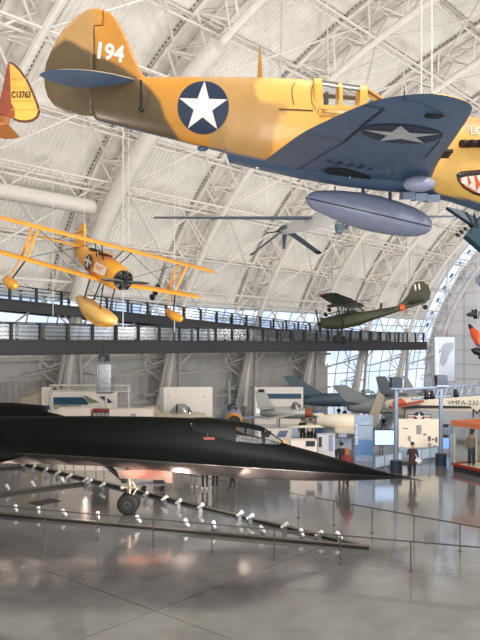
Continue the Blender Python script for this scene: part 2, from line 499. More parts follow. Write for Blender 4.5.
walkway('ramp_walkway', 12, 74, 40.6, lambda t: 9.75-(t-18)*(2.9/56), .62, .95, 1.9, 'sloping dark walkway behind the yellow biplane')
# white hangers carrying the walkways
HANG = mat('hanger_white', lin(214, 212, 208), .5)
def cable(name, label, p0, p1, r=.03, cat='cable', group=None):
    p0, p1 = V(p0), V(p1)
    o = MB().tube([V((0, 0, 0)), p1-p0], r, 6).build(name, HANG, None); o.location = p0
    return tag(o, label, cat, group)
# ------------------------------------------------------------------ yellow and tan fighter hanging overhead
def build_fighter():
    fr = Frame(P(350, 182, 12.3), yaw=-3, pitch=0, roll=11.5)
    root = thing('fighter_plane', 'large yellow and tan camouflaged propeller fighter with white 194 on its fin, hanging overhead', 'aircraft', fr.o, fr.R)
    S = lambda px, py: (lambda q: (q.x, q.z))(fr.hit(px, py))
    paint = mat('camouflage_paint', (1, 1, 1, 1), .42, var=.07, scale=2.2, attr='paint', coat=.15)
    blue = mat('underside_blue', lin(68, 95, 128), .42, var=.1, scale=1.6, coat=.1)
    dark = mat('dark_recess', lin(14, 16, 20), .7)
    ylw = mat('canopy_yellow', lin(222, 178, 86), .4, var=.05)
    white = mat('insignia_white', lin(236, 228, 222), .5, var=.04); navy = mat('insignia_navy', lin(24, 42, 68), .5, var=.08)
    line = mat('panel_line', lin(38, 48, 62), .6)
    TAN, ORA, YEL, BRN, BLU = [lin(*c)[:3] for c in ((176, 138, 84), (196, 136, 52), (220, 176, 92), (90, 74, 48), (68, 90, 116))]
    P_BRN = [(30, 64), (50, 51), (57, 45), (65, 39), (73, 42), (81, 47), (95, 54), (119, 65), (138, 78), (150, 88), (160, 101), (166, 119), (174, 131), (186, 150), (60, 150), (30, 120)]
    P_ORA = [(95.5, 0), (150, 0), (201, 60), (202, 120), (208, 136), (216, 160), (140, 150), (95.5, 100)]
    P_YEL = [(290, 108), (279, 118), (275, 130), (273, 148), (268, 170), (480, 260), (640, 260), (640, 125), (520, 124), (470, 136), (440, 100), (318, 100), (316, 72), (262, 76), (255, 84), (256, 96), (262, 102), (285, 106)]
    P_BLU = [(20, 100), (62, 111), (100, 120.5), (140, 130), (190, 143.5), (228, 151), (256, 158), (276, 161), (330, 166), (400, 172), (428, 180), (436, 193), (480, 202), (640, 215), (640, 330), (20, 330)]
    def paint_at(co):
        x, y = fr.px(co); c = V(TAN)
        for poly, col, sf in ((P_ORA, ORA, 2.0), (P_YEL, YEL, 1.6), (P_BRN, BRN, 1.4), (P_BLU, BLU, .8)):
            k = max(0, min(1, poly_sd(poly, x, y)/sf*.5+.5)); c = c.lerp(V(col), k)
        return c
    # fuselage outline read along its side, then given its real depth
    top = [(93, 84), (97, 80), (100, 79), (140, 77.5), (203, 77), (240, 77.5), (270, 78), (300, 79.5), (316, 81), (318.5, 108.5), (345, 108.5), (384, 104), (400, 104), (430, 109), (480, 118), (530, 128), (575, 143), (590, 152)]
    bot = [(93, 117), (97, 120.5), (100, 121.5), (140, 131.5), (170, 139), (203, 147.5), (226, 153.5), (229.5, 163), (259, 170), (300, 179), (340, 186), (380, 191), (415, 194), (450, 202), (480, 212), (510, 219), (540, 222), (556, 220), (572, 205), (590, 190)]
    hwp = [(93, .07), (97, .15), (100, .18), (140, .28), (170, .34), (203, .39), (240, .44), (270, .47), (316, .47), (318.5, .47), (400, .46), (450, .45), (500, .44), (550, .42), (575, .38), (590, .30)]
    T = [S(*p) for p in top]; Bo = [S(*p) for p in bot]
    tx, tz = [p[0] for p in T], [p[1] for p in T]; bx, bz = [p[0] for p in Bo], [p[1] for p in Bo]
    hx = [S(p[0], 150)[0] for p in hwp]; hw = [p[1] for p in hwp]
    def linint(xs, ys, x): return float(np.interp(x, xs, ys))
    zt = lambda x: linint(tx, tz, x); zb = lambda x: linint(bx, bz, x); wd = lambda x: interp(hx, hw, x)
    PW = 2.25
    def ring(x, n=56):
        a, b, h = zt(x), zb(x), wd(x); c, hz = (a+b)/2, (a-b)/2; o = []
        for j in range(n):
            t = 2*math.pi*j/n; ct, st = math.cos(t), math.sin(t)
            o.append(V((x, h*math.copysign(abs(ct)**(2/PW), ct), c+hz*math.copysign(abs(st)**(2/PW), st))))
        return o
    def side_y(x, z, off=.006):
        a, b, h = zt(x), zb(x), wd(x); c, hz = (a+b)/2, (a-b)/2; q = min(1, abs((z-c)/hz))
        return -h*(1-q**PW)**(1/PW)-off
    x0, x1 = tx[0], tx[-1]; xs = sorted(set([x0+(x1-x0)*i/190 for i in range(191)]+[S(316, 81)[0], S(318.5, 108)[0], S(226, 153)[0], S(229.5, 160)[0]]))
    mb = MB(); mb.loft([ring(x) for x in xs])
    mb.build('fuselage', paint, root, colors=[paint_at(v) for v in mb.v], ang=50)
    # spinner and propeller (ahead of the picture edge)
    zc = (zt(x1)+zb(x1))/2; hr = .3
    mb = MB().lathe([(0, hr), (.2, .28), (.42, .2), (.58, .1), (.66, .01)], (x1, 0, zc), (1, 0, 0), 24)
    sp = mb.build('spinner', mat('spinner_red', lin(150, 40, 30), .4), root)
    for k in range(3):
        a = R(30+120*k); u = V((0, math.cos(a), math.sin(a))); w_ = V((.5, -math.sin(a)*.86, math.cos(a)*.86))
        mb = MB(); c = V((x1+.25, 0, zc))
        mb.loft([[c+u*r+w_*s*ww+w_.cross(u)*q for s, q in ((-1, 0), (0, .03), (1, 0), (0, -.03))] for r, ww in ((.2, .06), (.5, .12), (1.0, .13), (1.4, .1), (1.62, .04))])
        mb.build('propeller_blade', BLACK, root)
    # fin and rudder
    finp = [(103.5, 10), (112, 14), (119, 23), (126, 37), (133, 54), (141, 72), (147, 79.5), (147, 92), (120, 112), (94.5, 116), (95, 26), (103.5, 26)]
    rudp = [(103, 9.8), (103, 25.5), (94.5, 25.5), (94, 116), (82, 115.5), (66, 112), (55, 106), (48, 97), (45, 86), (44.5, 74), (47, 62), (52, 50), (58, 38), (66, 27), (77, 16), (88, 10), (96, 8.5)]
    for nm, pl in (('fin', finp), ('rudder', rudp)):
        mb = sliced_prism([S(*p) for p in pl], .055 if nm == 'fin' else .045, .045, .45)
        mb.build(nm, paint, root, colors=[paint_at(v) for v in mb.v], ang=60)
    # number on the fin: three stencilled figures
    o = S(109, 53.6); ux = V((S(140, 57.5)[0]-S(91, 49.5)[0], 0, S(140, 57.5)[1]-S(91, 49.5)[1])).normalized(); uz = V((-ux.z, 0, ux.x))
    text_on('fin_number', '194', .36, (o[0]+.02, -.062, o[1]), ux, uz, white, root, stretch=.95, bold=.012)
    # star on the fuselage side
    c = fr.hit(203, 107, (0, -.40, 0)); rad = .438
    def disc(name, mtl, fn, rings, seg, off):
        mb = MB(); vs = []
        for i in range(rings+1):
            for j in range(seg):
                a, b = fn(j/seg); s = i/rings; x, z = c.x+a*s, c.z+b*s
                vs.append(V((x, side_y(x, z, off), z)))
        fs = [(i*seg+j, i*seg+(j+1) % seg, (i+1)*seg+(j+1) % seg, (i+1)*seg+j) for i in range(rings) for j in range(seg)]
        mb.add(vs, fs); return mb.build(name, mtl, root, recalc=False)
    disc('star_roundel', navy, lambda t: (rad*math.sin(2*math.pi*t), rad*math.cos(2*math.pi*t)), 10, 60, .005)
    SP = star_pts(rad*.985, .382, R(3))
    def starf(t):
        k = t*10; i = int(k) % 10; q = k-int(k); a, b = SP[i], SP[(i+1) % 10]; return (a[0]+(b[0]-a[0])*q, a[1]+(b[1]-a[1])*q)
    disc('roundel_star', white, starf, 10, 60, .009)
    # antenna mast
    a, b = S(260, 80), S(260, 45)
    MB().loft([[(a[0]-.05, -.015, a[1]), (a[0], -.025, a[1]), (a[0]+.05, 0, a[1]), (a[0], .025, a[1])], [(b[0]-.01, -.006, b[1]), (b[0], -.008, b[1]), (b[0]+.01, 0, b[1]), (b[0], .008, b[1])]]).build('antenna_mast', mat('mast_ochre', lin(170, 122, 50), .5), root)
    # tail-post strut with weight below the stabiliser
    a, b = fr.hit(141, 80, (0, -.36, 0)), fr.hit(141, 110, (0, -.36, 0))
    MB().tube([a, b], .018, 8).ball(b, .045, 8, 6).build('tail_hoist_rod', BLACK, root)
    # canopy: frames, glass
    def arch_y(px_b, px_t, yt, yb, w, th, name, m=ylw, hwc=.40):
        a, b = S(px_b, yb), S(px_t, yt); pts = []
        for i in range(17):
            t = math.pi*i/16; h = math.sin(t)**.75; y = -hwc*math.copysign(abs(math.cos(t))**.6, math.cos(t))
            pts.append(V((a[0]+(b[0]-a[0])*h, y, a[1]+(b[1]-a[1])*h)))
        mb = MB(); rings = [[p+V((s*w/2, 0, 0))+V((0, p.y*.0, 0))+(V((0, p.y, p.z-a[1])).normalized()*q if abs(p.z-a[1])+abs(p.y) > 0 else V((0, 0, 0))) for s, q in ((-1, 0), (1, 0), (1, th), (-1, th))] for p in pts]
        mb.loft(rings); return mb.build(name, m, root, smooth=False), pts
    ar = [arch_y(318, 317, 81, 111, .13, .03, 'rear_frame'), arch_y(339, 339, 85, 109, .06, .02, 'canopy_frame'), arch_y(360, 362, 88, 111, .12, .03, 'front_frame'), ]
    g = MB(); g.loft([ar[0][1], ar[1][1], ar[2][1]], False, closed=False); g.build('canopy_glass', glass('canopy_glazing', (.93, .95, .97, 1), .1), root, recalc=False)
    for py0, py1, th, y in ((110, 111.5, .07, -.40), (110, 111.5, .07, .40)):
        a, b = S(316, py0), S(364, py1); MB().bar((a[0], y, a[1]), (b[0], y, b[1]), .04, th).build('canopy_rail', ylw, root, smooth=False)
    for y in (-.2, .2):
        a, b = S(318, 82.5), S(362, 89); MB().bar((a[0], y, a[1]), (b[0], y, b[1]), .03, .03).build('canopy_top_rail', mat('canopy_metal', lin(120, 120, 116), .4), root, smooth=False)
    # windscreen: sloping braces and panes
    a, b = S(362, 89), S(384, 102.5)
    for y in (-.16, .16):
        MB().bar((a[0], y, a[1]), (b[0], y*1.05, b[1]), .05, .05).build('windscreen_frame', ylw, root, smooth=False)
    MB().bar((a[0], -.3, a[1]-.05), (b[0]-.03, -.36, b[1]-.05), .04, .04).build('windscreen_frame', mat('brown_frame', lin(110, 70, 40), .5), root, smooth=False)
    MB().add([(a[0], -.16, a[1]), (b[0], -.16, b[1]), (b[0], .16, b[1]), (a[0], .16, a[1])], [(0, 1, 2, 3)]).build('windscreen_glass', MATS['canopy_glazing'], root, smooth=False, recalc=False)
    # cockpit contents: seat back, gunsight, dark sill
    a = S(326, 104); MB().box((a[0], 0, a[1]), (.06, .4, .34)).build('seat_back', mat('seat_green', lin(70, 72, 50), .6), root)
    a, b = S(320, 92), S(358, 95)
    MB().bar((a[0], .39, a[1]), (b[0], .39, b[1]), .03, .07).build('inner_sill', mat('dark_trim', lin(60, 48, 36), .6), root)
    # rear quarter panel lines, panel slots
    def side_strip(name, pts, w, m, off=.008):
        mb = MB(); q = [fr.hit(px, py, (0, -.42, 0)) for px, py in pts]; vs = []
        for i, p in enumerate(q):
            d = (q[min(i+1, len(q)-1)]-q[max(i-1, 0)]); d.y = 0; d.normalize(); nn = V((-d.z, 0, d.x))*w/2
            for s in (-1, 1): x, z = p.x+nn.x*s, p.z+nn.z*s; vs.append(V((x, side_y(x, z, off), z)))
        mb.add(vs, [(2*i, 2*i+1, 2*i+3, 2*i+2) for i in range(len(q)-1)]); return mb.build(name, m, root, recalc=False, smooth=False)
    ocl = mat('ochre_line', lin(130, 92, 34), .6)
    side_strip('panel_seam', [(295, 81), (292.5, 86), (292, 92), (292.5, 98), (294, 105)], .018, ocl)
    side_strip('panel_slot', [(279, 109.5), (290, 110), (300, 110.3), (313, 111)], .022, mat('slot_dark', lin(60, 40, 22), .7))
    side_strip('panel_seam', [(316, 112), (345, 113.5), (366, 112.5)], .012, ocl)
    side_strip('panel_seam', [(313, 84), (311, 92), (312, 103), (316, 110)], .014, ocl)
    # exhaust stacks, six a side
    exb = mat('exhaust_brown', lin(58, 44, 38), .55, metal=.5)
    for k in range(6):
        p = fr.hit(464+k*9, 144-.2*k, (0, -.43, 0)); y = side_y(p.x, p.z, 0)
        MB().tube([(p.x+.1, y+.05, p.z), (p.x, y-.07, p.z), (p.x-.07, y-.12, p.z-.005)], .066, 10, mi=0).build('exhaust_stack', exb, root)
    # name lettering on the nose and shark mouth
    def on_side(px, py): p = fr.hit(px, py, (0, -.43, 0)); return p
    def wrap(name, vs2, fs, m, off):
        mb = MB(); mb.add([V((x, side_y(x, z, off), z)) for x, z in vs2], fs); return mb.build(name, m, root, smooth=False, recalc=False)
    p = on_side(471, 131); vs, fs = text_polys("LOPE'S HOPE", .16, 'LEFT')
    wrap('nose_lettering', [(p.x+v.x, p.z+v.y) for v in vs], fs, white, .012)
    def pxpoly(pts): return [(lambda q: (q.x, q.z))(on_side(*t)) for t in pts]
    def filled(name, poly, m, off, step=.05):
        bm = bmesh.new(); bm.faces.new([bm.verts.new((a, 0, b)) for a, b in poly])
        xs = [a for a, b in poly]; zs = [b for a, b in poly]
        for ax, lo, hi in ((0, min(xs), max(xs)), (2, min(zs), max(zs))):
            k = lo+step
            while k < hi:
                nm = [0, 0, 0]; nm[ax] = 1; co = [0, 0, 0]; co[ax] = k
                bmesh.ops.bisect_plane(bm, geom=bm.verts[:]+bm.edges[:]+bm.faces[:], plane_co=co, plane_no=nm); k += step
        bmesh.ops.triangulate(bm, faces=bm.faces[:])
        bm.verts.index_update(); vs2 = [(v.co.x, v.co.z) for v in bm.verts]; fs = [tuple(v.index for v in f.verts) for f in bm.faces]; bm.free()
        return wrap(name, vs2, fs, m, off)
    up = [(456, 174.5), (461, 171.5), (470, 170.5), (490, 169), (515, 167), (540, 166)]
    lo = [(456, 174.5), (458, 181), (464, 188), (474, 194), (490, 199), (515, 203), (540, 204)]
    mouth = filled('shark_mouth', pxpoly(up+lo[:0:-1]), mat('mouth_black', lin(24, 22, 22), .5), .008)
    inner_u = [(458.5, 175), (463, 173), (470, 172.3), (490, 171), (515, 169), (538, 168)]
    inner_l = [(460, 180.5), (466, 187), (475, 191.8), (490, 196.5), (515, 200.5), (538, 201.5)]
    filled('mouth_interior', pxpoly(inner_u+inner_l[::-1]), mat('mouth_orange', lin(226, 104, 52), .5), .011)
    tw = mat('tooth_white', lin(240, 234, 226), .5)
    for row, pts, dy in (('upper', [(459+8*k, 174.6-.28*k) for k in range(10)], 1), ('lower', [(461+8*k, 181.5+(4.6*k if k < 3 else 8.5+1.7*k)) for k in range(10)], -1)):
        for (a, b), (a2, b2) in zip(pts[:-1], pts[1:]):
            hgt = 9.5 if dy > 0 else 10.5
            filled('mouth_tooth', pxpoly([(a, b-.6*dy), (a2, b2-.6*dy), ((a+a2)/2+1.2, (b+b2)/2+hgt*dy)][::(1 if dy > 0 else -1)]), tw if True else None, .014)
    filled('mouth_liner', pxpoly([(a, b-1.2) for a, b in [(458, 176), (466, 174), (480, 173)]]+[(480, 175), (466, 176.5), (459, 178.5)]), mat('mouth_black', None), .016)

    # wings: aerofoil sections on a rounded plan form; the near one is seen from below
    dih = math.tan(R(6))
    INC = .1
    plan = [(0, 1.36, -1.55, .42), (.45, 1.32, -1.5, .42), (1.2, 1.20, -1.36, .35), (2.2, 1.07, -1.15, .29), (3.2, .96, -.92, .23), (4.0, .87, -.66, .18), (4.6, .80, -.45, .14), (5.0, .735, -.28, .10), (5.2, .66, -.14, .07), (5.35, .51, .02, .045), (5.43, .36, .14, .02), (5.45, .24, .20, .01)]
    def wsec(s, sg):
        ys = [p[0] for p in plan]; le, te, th = [interp(ys, [p[k] for p in plan], s) for k in (1, 2, 3)]
        o = []; ch = le-te; z = s*dih; n = 11
        for i in range(n+1):
            t = .5-.5*math.cos(math.pi*i/n); o.append((le-ch*t, z+th*(1.35*math.sqrt(t)*(1-t)*1.2+.02*(1-t))*.95))
        for i in range(n-1, 0, -1):
            t = .5-.5*math.cos(math.pi*i/n); o.append((le-ch*t, z-th*math.sqrt(t)*(1-t)*.62))
        return [V((x, sg*s, zz+INC*(1.4-x))) for x, zz in o]
    def wing_low(x, y, off=.01):
        s = abs(y); ys = [p[0] for p in plan]; le, te, th = [interp(ys, [p[k] for p in plan], s) for k in (1, 2, 3)]
        t = min(1, max(0, (le-x)/(le-te))); return s*dih+INC*(1.4-x)-th*math.sqrt(t)*(1-t)*.62-off
    SS = [0, .45, .8, 1.2, 1.7, 2.2, 2.7, 3.2, 3.6, 4, 4.3, 4.6, 4.85, 5, 5.1, 5.2, 5.28, 5.35, 5.4, 5.43, 5.445, 5.45]
    for sg in (-1, 1):
        mb = MB(); mb.loft([wsec(s, sg) for s in SS]); n = len(wsec(0, 1))
        fm = []
        for i in range(len(SS)-1):
            for j in range(n): fm.append(0 if j < 11 else 1)
        mb.m = fm+[1, 1]
        mb.build('wing', [ylw, blue], root, ang=50)
    # marks on the near wing, found where the photo shows them
    wp = V((0, -dih, 0)); wnm = V((INC, dih, 1))
    def W(px, py): q = fr.hit(px, py, (1.4, 0, -.05), wnm); return (q.x, q.y)
    def wfill(name, pl, m, off=.012, step=.09):
        bm = bmesh.new(); bm.faces.new([bm.verts.new((a, b, 0)) for a, b in pl])
        for ax in (0, 1):
            vals = [p[ax] for p in pl]; k = min(vals)+step
            while k < max(vals):
                nm = [0, 0, 0]; nm[ax] = 1; co = [0, 0, 0]; co[ax] = k
                bmesh.ops.bisect_plane(bm, geom=bm.verts[:]+bm.edges[:]+bm.faces[:], plane_co=co, plane_no=nm); k += step
        bmesh.ops.triangulate(bm, faces=bm.faces[:]); bm.verts.index_update()
        mb = MB(); mb.add([V((v.co.x, v.co.y, wing_low(v.co.x, v.co.y, off))) for v in bm.verts], [tuple(v.index for v in f.verts) for f in bm.faces]); bm.free()
        return mb.build(name, m, root, smooth=False, recalc=False)
    c1, c2, c3, c4 = W(365, 133), W(437, 134.5), W(402, 125), W(402, 144)
    cx, cy = (c1[0]+c2[0]+c3[0]+c4[0])/4, (c1[1]+c2[1]+c3[1]+c4[1])/4; rw = (math.hypot(c1[0]-c2[0], c1[1]-c2[1])+math.hypot(c3[0]-c4[0], c3[1]-c4[1]))/4
    wfill('wing_roundel', [(cx+rw*math.cos(2*math.pi*i/40), cy+rw*math.sin(2*math.pi*i/40)) for i in range(40)], navy, .010)
    gw = mat('wing_star_grey', lin(190, 196, 200), .5)
    st = star_pts(rw*.97, .382, R(-97)); 
    mbs = [(cx+a, cy+b) for a, b in st]
    wfill('wing_star', mbs, gw, .016)
    wfill('wheel_well', [W(*p) for p in ((323, 168), (330, 166), (345, 166.5), (360, 170), (371, 174), (372, 181), (360, 181.5), (345, 178), (330, 173.5))], dark, .012)
    mb = MB()
    for a, b in (((345, 176), (371, 180)), ((350, 173), (352, 180)), ((358, 175), (360, 181)), ((345, 178.5), (368, 182))):
        A, Bq = W(*a), W(*b); mb.tube([V((*A, wing_low(*A, .03))), V((*Bq, wing_low(*Bq, .03)))], .018, 6)
    mb.build('folded_wheel_leg', mat('gear_grey', lin(110, 116, 120), .4, metal=.3), root)
    def wline(name, pts, w=.018, m=line):
        q = [W(*p) for p in pts]; mb = MB(); vs = []; dense = []
        for (a, b), (c, d) in zip(q[:-1], q[1:]):
            for i in range(8): dense.append((a+(c-a)*i/8, b+(d-b)*i/8))
        dense.append(q[-1])
        for i, p in enumerate(dense):
            a, b = dense[max(i-1, 0)], dense[min(i+1, len(dense)-1)]; d = V((b[0]-a[0], b[1]-a[1])).normalized()
            for s in (-1, 1): x, y = p[0]-d.y*w/2*s, p[1]+d.x*w/2*s; vs.append(V((x, y, wing_low(x, y, .012))))
        mb.add(vs, [(2*i, 2*i+1, 2*i+3, 2*i+2) for i in range(len(dense)-1)]); return mb.build(name, m, root, smooth=False, recalc=False)
    wline('aileron_gap', [(384, 112), (366, 125), (345, 142)], .03)
    wline('aileron_gap', [(364, 109), (384, 112)], .03)
    wline('flap_gap', [(311, 137), (346, 142)], .025)
    wline('flap_gap', [(346, 142), (320, 156), (297, 170)], .014)
    wline('wing_seam', [(440, 141), (424, 158)], .014); wline('wing_seam', [(405, 103), (423, 106), (448, 118)], .01); wline('wing_seam', [(303, 150), (322, 154)], .01)
    vb = mat('vent_dark', lin(30, 40, 56), .6)
    for k in range(8): x, y = 327+5.5*k+(k % 2)*2, 159.5+.6*k+(k % 2)*2; wfill('vent_slot', [W(x, y), W(x+5, y+.5), W(x+5, y+1.6), W(x, y+1.1)], vb, .014)
    q = W(434, 117); MB().ball((q[0], q[1], wing_low(*q, .01)), (.11, .05, .03), 10, 6).build('landing_lamp', dark, root)
    q = W(404, 100); MB().tube([(q[0], q[1], 5.2*dih+.1), (q[0], q[1]-.02, 5.2*dih+.19)], .008, 5).build('wing_tip_rod', dark, root)
    # guns in the leading edge, bulged wheel fairing
    for k in range(3):
        s = 2.25+.2*k; ys = [p[0] for p in plan]; le = interp(ys, [p[1] for p in plan], s)
        MB().tube([(le-.1, -s, s*dih+.05), (le+.1, -s, s*dih+.05)], .03, 10).build('gun_barrel', exb, root)
    lav = mat('fairing_lavender', lin(150, 156, 182), .45)
    c = fr.hit(419, 184, (0, -1.1, 0)); MB().ball(c, (.26, .17, .13), 18, 12).build('gear_fairing', lav, root)
    # belly: radiator flaps behind the chin
    for k in range(3):
        a, b = S(400+12*k, 193.5+1.2*k), S(411+12*k, 197+1.5*k)
        MB().box(((a[0]+b[0])/2, -.16+.0*k, (a[1]+b[1])/2-.01), (abs(b[0]-a[0])*1.05, .40, .13)).build('radiator_flap', mat('flap_blue', lin(112, 126, 152), .45), root)
    # tailplane: near half tips towards us
    def stab(sg):
        pl = [(0, 1.02, -.15, .13), (.4, .90, -.24, .12), (.9, .70, -.30, .095), (1.25, .48, -.27, .06), (1.42, .30, -.15, .03), (1.5, .1, -.02, .008)]
        r0 = fr.hit(134, 79.5, (0, -.2, 0)); xr, zr = r0.x-1.0, r0.z
        mb = MB(); rings = []
        ys = [p[0] for p in pl]
        for s in (0, .2, .4, .65, .9, 1.1, 1.25, 1.35, 1.42, 1.47, 1.5):
            le, te, th = [interp(ys, [p[k] for p in pl], s) for k in (1, 2, 3)]; o = []
            for i in range(9):
                t = .5-.5*math.cos(math.pi*i/8); o.append(V((xr+le-(le-te)*t, sg*(s+.08), zr+.0*s-.07*(1.02-(le-(le-te)*t))+th*math.sqrt(t)*(1-t)*1.3)))
            for i in range(7, 0, -1):
                t = .5-.5*math.cos(math.pi*i/8); o.append(V((xr+le-(le-te)*t, sg*(s+.08), zr+.0*s-.07*(1.02-(le-(le-te)*t))-th*math.sqrt(t)*(1-t)*1.3)))
            rings.append(o)
        mb.loft(rings); n = 16; mb.m = [0 if j < 8 else 1 for _ in range(len(rings)-1) for j in range(n)]+[1, 1]
        return mb.build('tailplane', [mat('tail_edge_tan', lin(176, 160, 130), .5), blue], root, ang=50)
    stab(-1); stab(1)
    # drop tank slung under the belly
    a, b = fr.hit(306, 198), fr.hit(432, 227); d = b-a; L = d.length
    prof = [(0, .03), (.02, .10), (.06, .16), (.13, .205), (.25, .26), (.4, .305), (.55, .32), (.7, .30), (.82, .27), (.91, .215), (.965, .145), (.99, .08), (1, .015)]
    tank = mat('tank_grey', lin(134, 142, 168), .38, var=.06, coat=.1)
    dt = MB().lathe([(L*t, r) for t, r in prof], a, d, 32).build('drop_tank', tank, root)
    dd = d.normalized(); sd = dd.cross(V((0, 1, 0))).normalized()
    pr = [p for p in prof]
    def tr(t): return interp([p[0] for p in pr], [p[1] for p in pr], t)
    mb = MB(); vs = []
    for i in range(41):
        t = i/40; r = tr(t)+.004
        for s in (-.012, .012): vs.append(a+d*t+V((0, -1, 0))*math.sqrt(max(r*r-.0001, 0))+sd*s)
    mb.add(vs, [(2*i, 2*i+1, 2*i+3, 2*i+2) for i in range(40)]); mb.build('tank_seam', line, root, smooth=False, recalc=False)
    for px, y0, y1 in ((363, 188, 199), (390, 192, 205), (335, 186, 193)):
        p, q = fr.hit(px, y0), fr.hit(px, y1)
        MB().tube([p, q], .03 if px > 340 else .012, 8).ball(q, .05 if px > 340 else .025, 8, 6).build('tank_shackle', mat('shackle_dark', lin(40, 52, 70), .5), root)
    # tail wheel doors under the rear fuselage
    q = S(203, 149); MB().ball((q[0], -.08, q[1]), (.1, .06, .05), 10, 6).build('tail_skid', blue, root)
    return fr
FIGHTER = build_fighter()
# steel cables it hangs on
for px, py, l in ((421, 104, 'left'), (431.5, 107, 'right')):
    a = FIGHTER.hit(px, py, (0, .25, 0)); a = FIGHTER.w((a.x, .25, zt_ if False else a.z+.12)); cable('suspension_cable', l+' one of the two close white cables rising behind the fighter wing tip', a, a+V((0, 0, 19)), .016)
# ------------------------------------------------------------------ black reconnaissance jet on the floor
def build_blackbird():
    Y0 = CH*F/(513.5-HZ); s0 = F/Y0; X0 = (129-240)/s0
    fr = Frame((X0, Y0, 0))
    root = thing('reconnaissance_jet', 'huge black reconnaissance jet with a long needle nose parked across the hall floor', 'aircraft', fr.o)
    blk = mat('jet_black', lin(8, 10, 10), .55, var=.2, scale=1.2, spec=.08)
    SX = lambda px: (px-129)/s0
    SZ = lambda py, y=0: CH-(py-HZ)*(Y0+y)/F
    # px: spine row, near chine row, belly row, half width at the chine, body half width
    st = [(406, 476.6, 477.6, 478.4, .03, .03), (398, 475.2, 477.4, 479, .16, .13), (380, 470.8, 476.4, 480.2, .42, .32), (360, 465.2, 475.2, 481.2, .66, .48), (340, 459.4, 474, 481.8, .88, .60), (315, 452, 472.2, 482, 1.10, .70), (290, 445.2, 470.4, 481.8, 1.28, .78), (270, 440, 469, 481, 1.40, .82), (240, 432, 467, 479.6, 1.52, .84), (222, 425, 465.8, 478.2, 1.58, .85), (206, 419.5, 464.6, 476.5, 1.62, .85), (195, 418, 463.8, 475.5, 1.66, .85), (150, 416.6, 460.4, 471, 1.78, .85), (100, 416, 457, 467.5, 1.9, .85), (50, 416, 454, 466, 2.05, .86), (0, 416.5, 452, 465, 2.25, .88), (-60, 417, 451, 464, 2.5, .9), (-160, 417, 452, 457, 2.9, .95), (-300, 418, 451, 456, 2.2, .95), (-400, 428, 446, 450, 1.0, .6), (-440, 436, 442, 444, .2, .2)]
    rings = []
    for px, yt, yc, yb, hw, bw in st:
        x = SX(px); zt, zb = SZ(yt), SZ(yb, -hw*.35); zc = SZ(yc, -hw)
        zc = min(max(zc, zb+.02), zt-.02); o = []
        up = []
        for i in range(13):                       # crown of the body, then a concave blend out to the chine
            a = math.pi/2*i/12
            up.append((bw*math.sin(a), zc+(zt-zc)*max(math.cos(a), 0)**.9))
        pts = [p for p in up if p[1] > zc+(zt-zc)*.22]
        q = pts[-1]
        for i in range(1, 7):
            t = i/6; y = q[0]+(hw-q[0])*t; z = q[1]+(zc-q[1])*(1-(1-t)**1.9); pts.append((y, z))
        low = [(hw*(1-(i/8)), zb+(zc-zb)*(1-i/8)**2.2) for i in range(1, 8)]+[(0, zb)]
        half = pts+low; n = len(half)
        # resample so every ring has the same count
        ring = [V((x, -y, z)) for y, z in half]+[V((x, y, z)) for y, z in half[-2:0:-1]]
        rings.append((ring, len(pts)))
    mx = max(len(r[0]) for r in rings)
    def resample(poly, n):
        d = [0]
        for a, b in zip(poly[:-1], poly[1:]): d.append(d[-1]+(b-a).length)
        o = []
        for i in range(n):
            t = d[-1]*i/(n-1); k = 0
            while k < len(d)-2 and d[k+1] < t: k += 1
            h = (t-d[k])/max(d[k+1]-d[k], 1e-9); o.append(poly[k].lerp(poly[k+1], min(1, h)))
        return o
    R2 = []
    for ring, npt in rings:
        h = ring[:npt]; l_ = ring[npt-1:npt+8]
        a = resample(h, 20); b = resample(l_, 10)
        half = a+b[1:]
        R2.append(half+[V((p.x, -p.y, p.z)) for p in half[-2:0:-1]])
    mb = MB(); mb.loft(R2); nn = len(R2[0])
    belly = mat('jet_belly_lit_gloss', lin(31, 28, 27), .36, var=.25, scale=3, spec=.5)  # glossier copy of the black, lightened to carry the floodlit band
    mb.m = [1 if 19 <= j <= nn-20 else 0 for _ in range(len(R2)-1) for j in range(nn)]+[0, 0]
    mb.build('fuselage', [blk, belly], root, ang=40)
    # chine edge seen as a thin paler line
    mb = MB(); mb.tube([r[19]+V((0, -.005, 0)) for r in R2[:17]], .012, 5); mb.build('chine_edge', mat('chine_grey', lin(46, 42, 40), .4), root)
    # pitot probe
    tip = R2[0][0]; a = V((SX(406), 0, SZ(477.5))); b = V((SX(423.5), 0, SZ(481.2)))
    MB().tube([a-V((.2, 0, -.02)), a+(b-a)*.35, b], [.04, .025, .01], 8).build('pitot_probe', mat('probe_dark', lin(40, 38, 36), .4, metal=.5), root)
    # canopy hump: sill, frames, glazing both sides
    spn = [(193, 418.0), (200, 417.6), (212, 417.8), (236, 420.6), (250, 423.2), (261.5, 426.4), (264.5, 427.8), (273, 434), (281, 440), (288, 444.6)]
    sill = [(193, 428), (200, 431), (212, 434), (236, 439.5), (250, 441), (261.5, 442), (264.5, 442.2), (273, 442.8), (281, 443), (288, 445)]
    wds = [.6, .62, .64, .64, .6, .55, .54, .46, .36, .1]
    rg = []
    for (px, yt), (_, ys), w_ in zip(spn, sill, wds):
        x = SX(px); zt, zs = SZ(yt), SZ(ys+1.5, -.5); o = []
        for i in range(13):
            t = math.pi*i/12; o.append(V((x, -w_*math.copysign(abs(math.cos(t))**.7, math.cos(t)), zs+(zt-zs)*math.sin(t)**.8)))
        rg.append(o)
    mb = MB(); mb.loft(rg[:4], False, closed=False)
